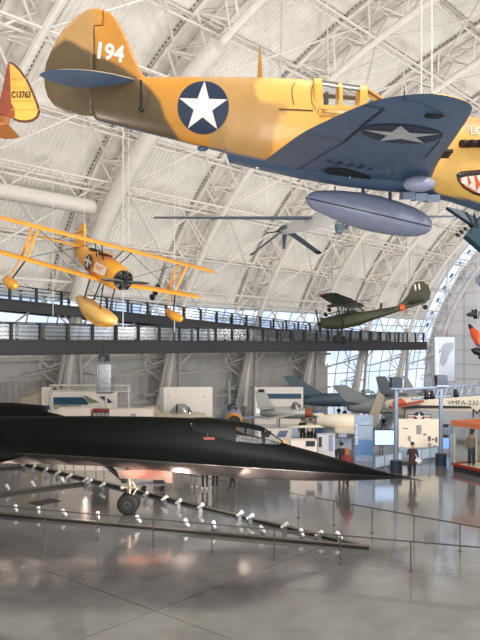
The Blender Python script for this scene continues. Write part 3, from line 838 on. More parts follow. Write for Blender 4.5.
    # roof strip and frames over the glazed part
    for i in range(3, len(rg)-1):
        for j in range(12):
            glazed = (j in (0, 1, 2, 9, 10, 11) and i in (3, 4)) or (j in (0, 1, 2, 3, 8, 9, 10, 11) and i in (6, 7))
            if not glazed: mb.add([rg[i][j], rg[i][j+1], rg[i+1][j+1], rg[i+1][j]], [(0, 1, 2, 3)])
    mb.build('canopy', blk, root, recalc=False)
    pg = glass('canopy_pane', (.92, .94, .96, 1), .02)
    for nm, ii in (('side_window', (3, 4)), ('windscreen_pane', (6, 7))):
        for js in (((0, 1, 2), (9, 10, 11)) if ii[0] == 3 else ((0, 1, 2, 3), (8, 9, 10, 11))):
            mb = MB()
            for i in ii:
                for j in js: mb.add([rg[i][j], rg[i][j+1], rg[i+1][j+1], rg[i+1][j]], [(0, 1, 2, 3)])
            mb.build(nm, pg, root, recalc=False)
    # orange sensor dome ahead of the windscreen
    MB().lathe([(0, .07), (.1, .06), (.16, .01)], (SX(284), -.1, SZ(443.5)), (0, 0, 1), 10).build('orange_beacon', mat('beacon_orange', lin(200, 96, 40), .4), root)
    # seats inside
    # wings, nacelles and fins beyond the picture edge
    for sg in (-1, 1):
        mb = MB(); zz = SZ(452)
        pl = [(SX(-110), 1.6), (SX(-330), 8.4), (SX(-392), 8.4), (SX(-400), 1.2)]
        mb.add([V((x, sg*y, zz+q)) for q in (-.1, .12) for x, y in pl], [(0, 1, 2, 3), (7, 6, 5, 4)]+[(i, (i+1) % 4, 4+(i+1) % 4, 4+i) for i in range(4)])
        mb.build('wing', blk, root)
        nx = SX(129)-.15 if False else -2.6
        zn = 3.0
        pr = [(0, .01), (.5, .14), (1.5, .42), (1.9, .5)]
        MB().lathe([(-a, r) for a, r in pr]+[(-2.4, .5)], (nx, sg*4.75, zn), (1, 0, 0), 24).build('inlet_spike', blk, root)
        MB().lathe([(-2.0, .70), (-2.05, .80), (-3.5, .92), (-7, .96), (-10, .9), (-11.5, .72), (-11.5, .5)], (nx, sg*4.75, zn), (1, 0, 0), 28).build('engine_nacelle', blk, root)
        mb = MB(); mb.prism([(-10.5, .6), (-7, .8), (-8.6, 3.6), (-10.6, 3.6)], (nx, sg*4.75, zn), (1, 0, 0), (0, -.25*sg, .97), .14); mb.build('tail_fin', blk, root)
        # main gear off to the left
        MB().tube([(SX(-230), sg*2.5, 2.3), (SX(-230), sg*2.5, .45)], .11, 10).build('main_gear_strut', mat('strut_white', lin(196, 176, 160), .4), root)
        for q in (-.42, 0, .42): MB().lathe([(-.14, .2), (-.15, .36), (-.08, .43), (.08, .43), (.15, .36), (.14, .2)], (SX(-230), sg*2.5+q, .43), (0, 1, 0), 20).build('main_wheel', mat('tyre_black', lin(18, 18, 18), .7), root)
    # nose gear
    tyre = mat('tyre_black', lin(18, 18, 18), .7); metal = mat('gear_metal', lin(206, 186, 166), .35, metal=.55)
    wr = .415
    for y in (-.28, .28):
        wh = MB().lathe([(-.13, .17), (-.135, .26), (-.13, .34), (-.09, .395), (-.03, wr), (.03, wr), (.09, .395), (.13, .34), (.135, .26), (.13, .17)], (0, y, wr), (0, 1, 0), 32).build('nose_wheel', tyre, root)
        MB().lathe([(-.1, .03), (-.125, .06), (-.10, .09), (-.11, .165), (.11, .165), (.1, .05)], (0, y, wr), (0, 1, 0), 20).build('wheel_hub', mat('hub_grey', lin(70, 66, 62), .4, metal=.6), wh)
        for k in range(8):
            a = 2*math.pi*k/8; MB().ball((.115*math.cos(a), y+math.copysign(.115, y), wr+.115*math.sin(a)), .022, 6, 4).build('hub_bolt', metal, wh)
    for i, y in enumerate((0,)): pass
    ztop = SZ(468)
    MB().tube([(0, -.28, wr), (0, .28, wr)], .05, 10).tube([(0, 0, wr), (0.0, 0, wr+.4), (-.03, 0, ztop)], [.06, .085, .12], 14).build('nose_gear_strut', metal, root)
    mb = MB()
    mb.tube([(.09, -.02, wr+.2), (.30, 0, wr+.55), (.1, 0, wr+.85)], .035, 8).ball((.3, 0, wr+.55), .07, 8, 6).tube([(-.2, -.1, wr+.62), (.18, -.1, wr+.62)], .05, 8).ball((-.26, -.1, wr+.62), .085, 10, 6).ball((.22, -.1, wr+.66), .075, 10, 6)
    mb.build('steering_links', metal, root)
    mb = MB(); mb.tube([(-.02, -.1, wr+.3), (.02, -.15, wr+.7), (-.06, -.15, wr+1.1), (-.1, -.1, ztop)], .016, 6); mb.build('brake_hose', BLACK, root)
    p, q = V((SX(104), 0, SZ(463.5))), V((SX(124.5), 0, SZ(481)))
    MB().tube([p, q], .085, 10).tube([q-V((.12, 0, .02)), q+V((.12, 0, -.02))], .06, 8).tube([p+V((.1, .16, 0)), q+V((-.15, .12, .08))], .05, 8).build('drag_brace', BLACK, root)
    dm = mat('gear_door_pale', lin(130, 100, 88), .5)
    a, b = SX(119), SX(173.5)
    dr = MB(); dr.prism([(a, SZ(470, -.5)), (a+.1, SZ(478, -.5)), (SX(137), SZ(479.5, -.5)), (SX(165), SZ(480, -.5)), (SX(168), SZ(483, -.5)), (b, SZ(483, -.5)), (b, SZ(470, -.5))], (0, -.5, 0), (1, 0, 0), (0, 0, 1), .05); d1 = dr.build('nose_gear_door', dm, root, smooth=False)
    red = mat('stencil_red', lin(200, 62, 36), .5)
    for k, tx_ in enumerate(('NO STEP KEEP CLEAR', 'LANDING GEAR DOOR', 'REMOVE PIN')):
        text_on('door_lettering', 'XXXXXXXXXXXXXX' if False else tx_, .12, (SX(148), -.53, SZ(472.2+2.6*k, -.53)), (1, 0, 0), (0, 0, 1), red, d1)
    # small faded markings on the side
    def side_pt(px, py):                      # on the near flank
        q = None
        x = SX(px)
        for ra, rb in zip(R2[:-1], R2[1:]):
            if rb[0].x <= x <= ra[0].x:
                t = (x-rb[0].x)/(ra[0].x-rb[0].x); row = [rb[i].lerp(ra[i], t) for i in range(20)]
                best = min(row, key=lambda p: abs(fr.px(p)[1]-py)); return best
        return V((x, -.8, SZ(py)))
    mg = mat('faded_white', lin(150, 150, 150), .6); rd = mat('faded_red', lin(84, 24, 18), .6)
    def mark(name, px, py, w_, h, m):
        p = side_pt(px, py); up = (side_pt(px, py-3)-side_pt(px, py+3)); up.normalize()
        n = V((1, 0, 0)).cross(up).normalized(); n = n if n.y < 0 else -n
        mb = MB(); c = p+n*.03
        mb.flat([(-w_/2, -h/2), (w_/2, -h/2), (w_/2, h/2), (-w_/2, h/2)], c, (1, 0, 0), up); return mb.build(name, m, root, smooth=False, recalc=False), c, up
    o, c, up = mark('rescue_marking', 210, 440, .42, .1, rd)
    o, c, up = mark('rescue_marking', 213, 433, .26, .025, rd); mark('rescue_marking', 208.5, 434, .025, .12, rd)
    p = side_pt(194, 425); n = V((0, -.8, .6)); up = V((0, .6, .8))
    mb = MB(); st2 = star_pts(.12); mb.flat(st2, p+n*.035, (1, 0, 0), up); mb.box(p+n*.03+V((.2, 0, -.08)), (.26, .02, .03)); mb.build('faded_insignia', mg, root, smooth=False)
    return fr
JET = build_blackbird()
def jet_pt(px, py, y=0): return V(((px-129)*JET.o.y/F+JET.o.x, JET.o.y+y, CH-(py-HZ)*(JET.o.y+y)/F))

# ------------------------------------------------------------------ low bars carrying floodlights, guard rails
BAR = mat('bar_tan_top', lin(98, 92, 84), .5); BARD = mat('bar_dark', lin(28, 26, 25), .5)
def lightbar(label, p0, p1, w_=.14, h=.1, name='light_bar'):
    p0, p1 = G(*p0), G(*p1); c = (p0+p1)/2; r = thing(name, label, 'light bar', c)
    u = (p1-p0); L = u.length; u.normalize(); sd = V((-u.y, u.x, 0)); z = V((0, 0, 1))
    rot = M((u, sd, z)).transposed()
    MB().box((0, 0, h/2), (L, w_, h), rot).build('kick_strip', BARD, r, smooth=False)
    MB().box((0, 0, h+.012), (L+.02, w_+.03, .024), rot).build('top_cover', BAR, r, smooth=False)
    return p0, p1
lightbar('long low bar with floodlights in front of the jet, nearest the guard rail', (-30, 513), (369, 549.5))
lightbar('long dark bar with floodlights running diagonally under the jet nose', (-28, 452), (357, 546.4), h=.09)
lightbar('short low bar joining the diagonal bar at the left, behind the nose wheel', (-40, 500), (88, 483.5))
lightbar('short bar at the left edge, farthest back from the nose wheel', (-40, 472), (24, 467.5))

LAMPW = mat('lamp_white', lin(226, 226, 230), .35); LAMPG = mat('lamp_grey', lin(120, 122, 128), .4, metal=.3)
LENS = mat('lamp_lens', lin(250, 240, 225), .2, emit=(1, .9, .75, 1), estr=1.0)
ORD = ['first', 'second', 'third', 'fourth', 'fifth', 'sixth', 'seventh', 'eighth', 'ninth', 'tenth', 'eleventh', 'twelfth', 'thirteenth', 'fourteenth', 'fifteenth', 'sixteenth', 'seventeenth', 'eighteenth', 'nineteenth', 'twentieth', 'twenty-first']
def make_flood():
    r = thing('floodlight', None, None)
    MB().box((0, 0, .06), (.2, .17, .12)).box((0, .02, .17), (.15, .12, .12)).build('ballast_box', LAMPG, r, smooth=False)
    MB().tube([(-.1, 0, .12), (-.1, 0, .3), (.1, 0, .3), (.1, 0, .12)], .014, 6).build('yoke', LAMPG, r)
    d = V((-.75, .8, .75)).normalized()
    h = MB().lathe([(-.22, .04), (-.2, .07), (-.02, .075), (.02, .09), (.2, .1), (.21, .09)], (0, 0, .33), d, 16).build('lamp_head', LAMPW, r)
    MB().lathe([(.19, .088), (.195, .01)], (0, 0, .33), d, 16).build('lens', LENS, h)
    return r
FLP = make_flood(); FLOOD_AIMS = []; fused = [0]
def flood(p, label, group, flip, aim=True, rot=0):
    o = FLP if fused[0] == 0 else copy_tree(FLP); fused[0] = 1
    p = p+V((0, .36 if not flip else -.1, 0))+(V((-.28, -.25, 0)) if flip else V((0, 0, 0))); o.location = p; o.rotation_euler = (0, 0, rot+random.uniform(-.5, .5)+(math.pi+.5 if flip else 0)); o.scale = (.74,)*3; o['label'] = label; o['category'] = 'lamp'; o['group'] = group
    if aim: FLOOD_AIMS.append((p+V((0, 0, .5)), V((p.x+(.6 if flip else -.4), JET.o.y-.9, 2.1))))
frontl = [(13, 517), (36, 519), (62, 521.5), (96, 524.5), (137, 528.5), (186, 532.5), (214, 535), (263, 539.5), (303, 543), (341, 546)]
for i, p in enumerate(frontl):
    flood(G(*p), '%s white floodlight from the left along the bar nearest the guard rail' % ORD[i], 'floodlights on the front bar', False, True)
diag = [(4, 460.5), (14, 463), (22, 465), (31, 467.6), (41, 470.5), (53, 473.5), (65, 476.5), (77, 479.5), (93, 483.6), (97, 485), (110, 488.5), (153, 498), (172, 502), (186, 505.5), (208, 510), (247, 518), (257.5, 521), (292, 529.5), (326, 538)]
for i, p in enumerate(diag):
    flood(G(*p), '%s white floodlight from the left along the diagonal bar under the nose' % ORD[i], 'floodlights on the diagonal bar', True, i in (8, 11, 13, 15, 17))
for i, p in enumerate([(5, 494.5), (31, 491), (61, 487)]):
    flood(G(*p), '%s white floodlight from the left on the short bar behind the nose wheel' % ORD[i], 'floodlights on the short bar', False, True)

RAILM = mat('guard_rail_grey', lin(92, 90, 88), .4, metal=.5)
def guard_rail(label, a, b, posts, h=.88, ex0=0, ex1=0):
    p0, p1 = G(*a), G(*b); u = (p1-p0).normalized(); r = thing('guard_rail', label, 'railing', p0)
    q0 = p0-u*ex0; q1 = p1+u*ex1; z = V((0, 0, h))
    MB().tube([q0+z, q1+z], .024, 8).build('handrail', RAILM, r, off=p0)
    pm = MB().tube([(0, 0, .012), (0, 0, h)], .018, 8).lathe([(0, .07), (.012, .07), (.02, .03)], (0, 0, 0), (0, 0, 1), 12); first = None
    for k in posts:
        if first is None: o = first = pm.build('post', RAILM, r)
        else: o = first.copy(); COL.objects.link(o); o.parent = r
        o.location = u*k
    # cable infill as two thin wires
    for hh in (.3,): pass
    return r
guard_rail('long grey guard rail nearest the camera, in front of the jet', (212, 552), (407.5, 571.5), [2.05*k for k in range(-6, 7)], ex0=14.5, ex1=9)
guard_rail('grey guard rail running diagonally under the black jet nose', (266, 511), (460, 551.5), [1.61*k for k in range(-4, 9)], ex0=7.6, ex1=6)
# floor hatch
mb = MB().box((0, 0, .004), (1.1, .8, .008)); o = mb.build('floor_hatch', mat('hatch_dark', lin(44, 40, 38), .5), None, smooth=False); o.location = G(45, 502); o.rotation_euler = (0, 0, .85); tag(o, 'small dark hatch plate in the floor left of the nose wheel', 'hatch')
# ------------------------------------------------------------------ helpers for the smaller aircraft
def foil_wing(name, m, parent, sects, n=7, thick=.12):
    """sects: (y, x leading, x trailing, z) from tip to tip"""
    mb = MB(); rings = []
    for y, le, te, z in sects:
        ch = le-te; o = []
        for i in range(n+1):
            t = .5-.5*math.cos(math.pi*i/n); o.append(V((le-ch*t, y, z+ch*thick*1.9*math.sqrt(t)*(1-t))))
        for i in range(n-1, 0, -1):
            t = .5-.5*math.cos(math.pi*i/n); o.append(V((le-ch*t, y, z-ch*thick*.5*math.sqrt(t)*(1-t))))
        rings.append(o)
    mb.loft(rings); return mb.build(name, m, parent, ang=50)
def body(name, m, parent, st, n=24, p=2.2, **kw):
    """st: (x, half width, z bottom, z top)"""
    rings = []
    for x, h, a, b in st:
        c, hz = (a+b)/2, (b-a)/2; o = []
        for j in range(n):
            t = 2*math.pi*j/n; ct, s = math.cos(t), math.sin(t)
            o.append(V((x, h*math.copysign(abs(ct)**(2/p), ct), c+hz*math.copysign(abs(s)**(2/p), s))))
        rings.append(o)
    mb = MB(); mb.loft(rings); return mb.build(name, m, parent, **kw)
def fin_prism(name, m, parent, poly, y=0, th=.08):
    mb = MB(); mb.prism(poly, (0, y, 0), (1, 0, 0), (0, 0, 1), th); return mb.build(name, m, parent, smooth=False)
def rod(name, m, parent, pts, r, n=6): return MB().tube(pts, r, n).build(name, m, parent)
def wheel(name, m, parent, c, r, w, axis=(0, 1, 0)):
    c = V(c); a = V(axis).normalized()
    return MB().lathe([(-w/2, r*.45), (-w/2, r*.8), (-w*.3, r), (w*.3, r), (w/2, r*.8), (w/2, r*.45)], c, a, 20).build(name, m, parent)
TYRE = mat('tyre_black', lin(18, 18, 18), .7); GEARM = mat('gear_metal', lin(206, 186, 166), .35)

# ------------------------------------------------------------------ yellow floatplane biplane
YO = mat('trainer_yellow', lin(222, 158, 58), .45, var=.08, scale=1.5); YP = mat('trainer_pale', lin(232, 190, 112), .5, var=.06)
def build_biplane():
    fr = Frame(P(107, 268, 31), yaw=-57, pitch=16, roll=-9); r = thing('floatplane', 'yellow biplane floatplane with a white star, hanging nose-down in front of the dark ramp', 'aircraft', fr.o, fr.R)
    body('fuselage', YO, r, [(-4.35, .03, .05, .35), (-4.1, .12, -.1, .42), (-3.2, .24, -.3, .42), (-2.2, .36, -.5, .45), (-1.1, .44, -.66, .52), (.2, .47, -.72, .5), (1.2, .48, -.7, .4), (1.75, .46, -.62, .32), (1.95, .38, -.5, .2)], 28, 2.4, ang=50)
    foil_wing('upper_wing', YO, r, [(y, .95-.25*max(0, abs(y)-4.6)/.58-(.3 if abs(y) > 5.1 else 0), -.55+.35*max(0, abs(y)-4.6)/.58+(.25 if abs(y) > 5.1 else 0), 1.0) for y in (-5.2, -5.1, -4.9, -4.6, -2, 0, 2, 4.6, 4.9, 5.1, 5.2)])
    foil_wing('lower_wing', YO, r, [(y, .45-.25*max(0, abs(y)-4.5)/.58-(.3 if abs(y) > 5.0 else 0), -1.0+.35*max(0, abs(y)-4.5)/.58+(.25 if abs(y) > 5.0 else 0), -.62+.05*abs(y)) for y in (-5.1, -5.0, -4.8, -4.5, -2, -.3, .3, 2, 4.5, 4.8, 5.0, 5.1)])
    for sg in (-1, 1):
        for x0, x1 in ((.55, .1), (-.25, -.7)):
            rod('interplane_strut', YO, r, [(x0, sg*3.55, 1.0), (x1, sg*3.55, -.42)], .05)
            rod('cabane_strut', BLACK, r, [(x0, sg*.75, 1.0), (x1+.2, sg*.4, .35)], .025)
        rod('interplane_brace', YO, r, [(.55, sg*3.55, 1.0), (-.7, sg*3.55, -.42)], .03)
        rod('flying_wire', BLACK, r, [(.1, sg*3.5, 1.0), (.0, sg*.5, -.6)], .012, 4); rod('flying_wire', BLACK, r, [(-.3, sg*3.5, -.4), (.1, sg*.7, 1.0)], .012, 4)
        # tip floats
        rod('float_strut', BLACK, r, [(.1, sg*3.6, -.45), (-.1, sg*3.9, -1.35)], .035); rod('float_strut', YO, r, [(-.6, sg*3.6, -.45), (-.4, sg*3.9, -1.35)], .03)
        body('tip_float', YO, r, [(-.95, .04, -1.5, -1.38), (-.5, .2, -1.68, -1.32), (.1, .26, -1.74, -1.3), (.5, .22, -1.68, -1.32), (.72, .06, -1.55, -1.4)], 16).location = (0, sg*3.95, 0)
        foil_wing('tailplane', YO, r, [(0, -3.3, -4.4, .32), (sg*1.2, -3.5, -4.4, .32), (sg*1.9, -3.75, -4.3, .32), (sg*2.0, -3.95, -4.1, .32)])
        rod('tail_brace', BLACK, r, [(-3.9, sg*1.3, .3), (-3.9, 0, 1.1)], .015, 4)
    fin_prism('fin', YO, r, [(-3.1, .35), (-3.6, 1.2), (-3.85, 1.5), (-4.15, 1.45), (-4.5, 1.0), (-4.6, .4), (-4.35, .1)], th=.08)
    # radial engine and propeller
    cw = MB().lathe([(-.25, .36), (.0, .42), (.1, .42), (.12, .3)], (1.9, 0, -.15), (1, 0, 0), 24).build('engine_ring', mat('engine_dark', lin(44, 42, 40), .5, metal=.4), r)
    for k in range(7):
        a = 2*math.pi*k/7; u = V((0, math.cos(a), math.sin(a))); c = V((2.02, 0, -.15))
        MB().lathe([(.15, .07), (.25, .09), (.27, .06), (.30, .09), (.33, .06), (.36, .09), (.4, .07), (.43, .04)], c, u, 10).build('cylinder_head', BLACK, cw)
    hub = MB().lathe([(0, .1), (.15, .1), (.24, .04), (.26, .005)], (2.1, 0, -.15), (1, 0, 0), 14).build('propeller_hub', BLACK, r)
    for k in range(2):
        u = (V((0, .98, .12))*(1 if k == 0 else -1)).normalized(); w_ = V((.35, 0, .9)).normalized(); c = V((2.22, 0, -.15))
        MB().loft([[c+u*q+w_*s*ww+V((1, 0, 0))*h for s, h in ((-1, 0), (0, .025), (1, 0), (0, -.025))] for q, ww in ((.08, .04), (.35, .075), (.7, .08), (.95, .06), (1.08, .02))]).build('propeller_blade', BLACK, r)
    for x in (-.55, -1.75):
        MB().tube([V((x+.4*math.cos(a), .27*math.sin(a), .5)) for a in np.linspace(0, 2*math.pi, 16)[:-1]], .05, 6, closed=True).build('cockpit_rim', BLACK, r)
        MB().add([(x+.42, -.2, .52), (x+.32, -.2, .78), (x+.32, .2, .78), (x+.42, .2, .52)], [(0, 1, 2, 3)]).build('windscreen', glass('small_windscreen'), r, smooth=False, recalc=False)
    nv = mat('insignia_navy', None); wt = mat('insignia_white', None)
    def near(x, off=.0): return -float(np.interp(x, [-3.2, -2.2, -1.1, .2, 1.2], [.24, .36, .44, .47, .48]))-off
    rot_ = (1, .055, 0)
    cx = -1.15
    mb = MB(); mb.flat([(.42*math.cos(a), .38*math.sin(a)) for a in np.linspace(0, 2*math.pi, 30)[:-1]], (cx, near(cx, .03), -.05), (1, -.06, 0), (0, 0, 1)); mb.flat([(-.6, -.1), (.6, -.1), (.6, .12), (-.6, .12)], (cx, near(cx, .028), -.03), (1, -.06, 0), (0, 0, 1)); mb.build('star_roundel', nv, r, smooth=False, recalc=False)
    mb = MB(); mb.flat(star_pts(.38), (cx, near(cx, .042), -.05), (1, -.06, 0), (0, 0, 1)); mb.flat([(.33, -.06), (.56, -.06), (.56, .08), (.33, .08)], (cx, near(cx, .04), -.03), (1, -.06, 0), (0, 0, 1)); mb.flat([(-.56, -.06), (-.33, -.06), (-.33, .08), (-.56, .08)], (cx, near(cx, .04), -.03), (1, -.06, 0), (0, 0, 1)); mb.build('roundel_star', wt, r, smooth=False, recalc=False)
    wp = MB(); wp.flat([(-.55, -.32), (.8, -.28), (.9, .1), (-.5, .16)], (.35, -.515, .02), (1, -.01, 0), (0, 0, 1)); pp = wp.build('white_panel', mat('side_white', lin(226, 226, 224), .5), r, smooth=False, recalc=False)
    text_on('side_lettering', 'NAVY', .3, (.4, -.522, -.06), (1, -.01, 0), (0, 0, 1), YO, r, bold=.012)
    # central float
    body('main_float', YP, r, [(-2.3, .06, -1.92, -1.78), (-2.0, .25, -2.05, -1.72), (-1.2, .4, -2.25, -1.66), (-.2, .46, -2.36, -1.66), (.9, .46, -2.34, -1.68), (1.6, .4, -2.2, -1.74), (2.0, .2, -2.05, -1.8), (2.15, .04, -1.95, -1.88)], 22, 2.6, ang=50)
    MB().prism([(-2.25, -1.9), (-1.2, -2.26), (-.2, -2.48), (1.0, -2.46), (1.8, -2.15), (.9, -2.1), (-1.2, -2.0)], (0, 0, 0), (1, 0, 0), (0, 0, 1), .5).build('float_keel', YO, r, smooth=False)
    for x in (-1.1, .9):
        for y in (-.28, .28):
            rod('float_leg', BLACK, r, [(x*.8, y, -.68), (x, y*.8, -1.72)], .035); 
    rod('float_cross_wire', BLACK, r, [(.75, -.28, -.7), (-1.1, .2, -1.9)], .012, 4)
    return fr
BIP = build_biplane()
cable('suspension_cable', 'thin cable holding up the tail of the yellow biplane', BIP.w((-3.3, 0, .56)), BIP.w((-3.3, 0, .56))+V((0, 0, 11)), .008)
cable('suspension_cable', 'thin cable holding up the centre of the yellow biplane upper wing', BIP.w((.2, .6, 1.34)), BIP.w((.2, .6, 1.34))+V((0, 0, 13)), .008)

# ------------------------------------------------------------------ olive high-wing spotter plane
OLV = mat('olive_drab', lin(50, 52, 32), .5, var=.12, scale=1.5); OLD = mat('olive_dark', lin(36, 38, 26), .5, var=.1); ORG = mat('marking_orange', lin(206, 84, 44), .5)
def build_spotter():
    fr = Frame(P(345, 314, 51), yaw=160, pitch=8.5, roll=2); r = thing('spotter_plane', 'dark olive high-wing spotter plane with 11 on its rounded tail, hanging over the walkway end', 'aircraft', fr.o, fr.R)
    body('fuselage', OLV, r, [(1.9, .1, -.55, -.25), (1.75, .38, -.82, -.05), (1.0, .45, -1.0, .0), (.5, .48, -1.05, .05), (.3, .48, -1.05, .05), (-.9, .46, -1.0, .02), (-1.5, .36, -.85, -.05), (-3.5, .2, -.5, -.05), (-5.4, .07, -.2, -.0), (-5.7, .02, -.15, -.05)], 22, 2.8, ang=50)
    cab = MB()
    for y in (-.42, .42):
        for a, b in (((.55, -.0), (.2, .7)), ((-.3, 0), (-.25, .7)), ((-1.35, -.05), (-.9, .7)), ((.2, .7), (-.9, .7)), ((.1, .0), (.05, .7))): cab.bar((a[0], y, a[1]), (b[0], y, b[1]), .06, .06)
    cab.build('cabin_frame', OLD, r, smooth=False)
    gl = MB()
    for y in (-.41, .41): gl.add([(.5, y, 0), (.18, y, .68), (-.88, y, .68), (-1.28, y, 0)], [(0, 1, 2, 3)])
    gl.add([(.52, -.4, 0), (.2, -.4, .68), (.2, .4, .68), (.52, .4, 0)], [(0, 1, 2, 3)]); gl.build('cabin_glass', glass('cabin_glazing', (.85, .9, .92, 1), .12), r, smooth=False, recalc=False)
    foil_wing('wing', OLD, r, [(y, .62-.12*max(0, abs(y)-2)/3.4-(.35 if abs(y) > 5.3 else 0), -.98+.35*max(0, abs(y)-2)/3.4+(.3 if abs(y) > 5.3 else 0), .72+.035*abs(y)) for y in (-5.45, -5.3, -4, -2, 0, 2, 4, 5.3, 5.45)])
    for sg in (-1, 1):
        foil_wing('wing_tip_panel', ORG, r, [(sg*y, .5-(.3 if y > 5.3 else 0), -.05+(.1 if y > 5.3 else 0), .75+.035*y) for y in (3.0, 4, 5.3, 5.5)])
        rod('wing_strut', OLD, r, [(.1, sg*.45, -.9), (.1, sg*2.4, .78)], .05)
        rod('gear_leg', OLD, r, [(.5, sg*.4, -.95), (.62, sg*1.0, -1.75)], .05); wheel('main_wheel', TYRE, r, (.62, sg*1.08, -1.8), .3, .2)
        foil_wing('tailplane', OLV, r, [(0, -4.6, -5.7, -.02), (sg*1.3, -4.8, -5.75, -.02), (sg*1.6, -5.1, -5.5, -.02)])
        for k in (2.3, 3.1): MB().lathe([(0, .03), (.2, .07), (.9, .07), (1.0, .03)], (-.4, sg*k, .42), (1, 0, 0), 10).build('rocket_tube', OLD, r)
    fin_prism('fin', OLV, r, [(-3.9, .0), (-4.6, .55), (-4.95, 1.15), (-5.3, 1.42), (-5.75, 1.4), (-6.1, 1.05), (-6.2, .5), (-6.05, .05), (-5.7, -.15), (-5, -.1)], th=.12)
    text_on('tail_number', '11', .55, (-5.35, .07, 1.02), (-1, 0, 0), (0, 0, 1), mat('insignia_white', None), r, bold=.02)
    text_on('side_lettering', 'U.S. ARMY', .3, (-2.9, .30, -.28), (-1, .09, 0), (0, 0, 1), mat('faded_black', lin(24, 24, 20), .6), r)
    MB().lathe([(-.16, .265), (.16, .235)], (-4.15, 0, -.22), (-1, 0, .04), 22).build('tail_band', ORG, r)
    rod('tail_wheel_leg', OLD, r, [(-5.4, 0, -.15), (-5.65, 0, -.42)], .04); wheel('tail_wheel', TYRE, r, (-5.68, 0, -.45), .17, .1)
    MB().lathe([(0, .16), (.15, .14), (.3, .06), (.34, .01)], (1.88, 0, -.42), (1, 0, 0), 14).build('spinner', OLD, r)
    for k in (1, -1): rod('propeller_blade', BLACK, r, [(2.05, 0, -.42), (2.05, k*.2, -.42+k*1.05)], .06)
    rod('antenna', BLACK, r, [(-2.6, 0, -.05), (-2.7, 0, .35)], .09)
    rod('exhaust_pipe', BLACK, r, [(1.1, .4, -.1), (1.25, .55, .12), (.2, .75, .2)], .03)
    rod('aerial_mast', BLACK, r, [(-.3, 0, .85), (-1.9, .0, .72)], .02)
    return fr
SPO = build_spotter()
for p, l in (((.4, 1.2, .86), 'nearer thin white cable rising from the olive spotter plane wing'), ((-4.6, 0, .62), 'thin white cable rising from the tail of the olive spotter plane')):
    q = SPO.w(p); cable('suspension_cable', l, q+V((0, 0, .12)), q+V((0, 0, 10)), .008)

# ------------------------------------------------------------------ grey unmanned aircraft
DRG = mat('drone_grey', lin(178, 178, 178), .5, var=.05); DRD = mat('drone_dark', lin(66, 78, 92), .5, var=.06)
def build_drone():
    fr = Frame(P(315, 221, 32), yaw=-73, pitch=3, roll=3.2); r = thing('unmanned_aircraft', 'slender grey unmanned aircraft with drooping dark tail blades, hanging behind the fighter drop tank', 'aircraft', fr.o, fr.R)
    body('fuselage', DRG, r, [(-4.4, .1, -.12, .12), (-3.9, .28, -.24, .28), (-2.5, .3, -.3, .32), (-.5, .3, -.36, .32), (1.2, .34, -.38, .38), (2.4, .42, -.36, .62), (3.1, .38, -.28, .6), (3.5, .22, -.1, .4), (3.65, .05, .08, .22)], 20, ang=50)
    foil_wing('wing', DRD, r, [(y, .48-.3*abs(y)/7.4, -.55+.22*abs(y)/7.4, .1+.01*abs(y)) for y in (-7.4, -5, -2.5, 0, 2.5, 5, 7.4)])
    for sg in (-1, 1):
        mb = MB(); u = V((0, sg*.82, -.57)); c = V((-3.9, sg*.15, -.05))
        mb.loft([[c+V((a*ch, 0, 0))+u*q+V((0, .57*sg, .82))*t for a, t in ((.5, 0), (0, .035), (-.5, 0), (0, -.035))] for q, ch in ((0, .95), (2.0, .75), (2.06, .6))]); mb.build('tail_blade', DRD, r)
        mb = MB(); mb.loft([[c+V((a*.78, 0, 0))+u*q+V((0, .57*sg, .82))*t for a, t in ((.52, 0), (0, .045), (-.52, 0), (0, -.045))] for q in (1.86, 2.08)]); mb.build('blade_tip', BLACK, r)
    fin_prism('belly_fin', DRD, r, [(-3.6, -.2), (-4.2, -.2), (-4.25, -.95), (-4.0, -.95)], th=.07)
    MB().lathe([(0, .14), (.12, .16), (.3, .06)], (-4.4, 0, 0), (-1, 0, 0), 14).build('propeller_hub', BLACK, r)
    for k in (1, -1): rod('propeller_blade', BLACK, r, [(-4.52, 0, 0), (-4.52, k*.8, k*.1)], .035)
    MB().lathe([(0, .2), (.12, .22), (.2, .2)], (2.6, 0, -.42), (0, 0, -1), 16).ball((2.6, 0, -.66), .2, 14, 10).build('camera_ball', DRD, r)
    for s in (-1, 1):
        rod('main_gear_leg', DRD, r, [(-.6, s*.25, -.2), (-.7, s*.6, -1.0)], .035) if False else None
    for y, x in ((-.95, -2.6), (.95, -2.6)): MB().lathe([(0, .05), (.1, .1), (.7, .1), (.8, .04)], (-.5, y*1.6, -.28), (1, 0, 0), 12).build('missile_rail', DRD, r)
    rod('dorsal_aerial', BLACK, r, [(2.0, 0, .5), (2.02, 0, .95)], .025)
    return fr
DRN = build_drone()
for p, l in (((.2, -2.4, .25), 'thin cable above the left wing of the grey unmanned aircraft'), ((2.2, 0, .6), 'thin cable above the nose of the grey unmanned aircraft')):
    q = DRN.w(p); cable('suspension_cable', l, q+V((0, 0, .12)), q+V((0, 0, 10)), .007)

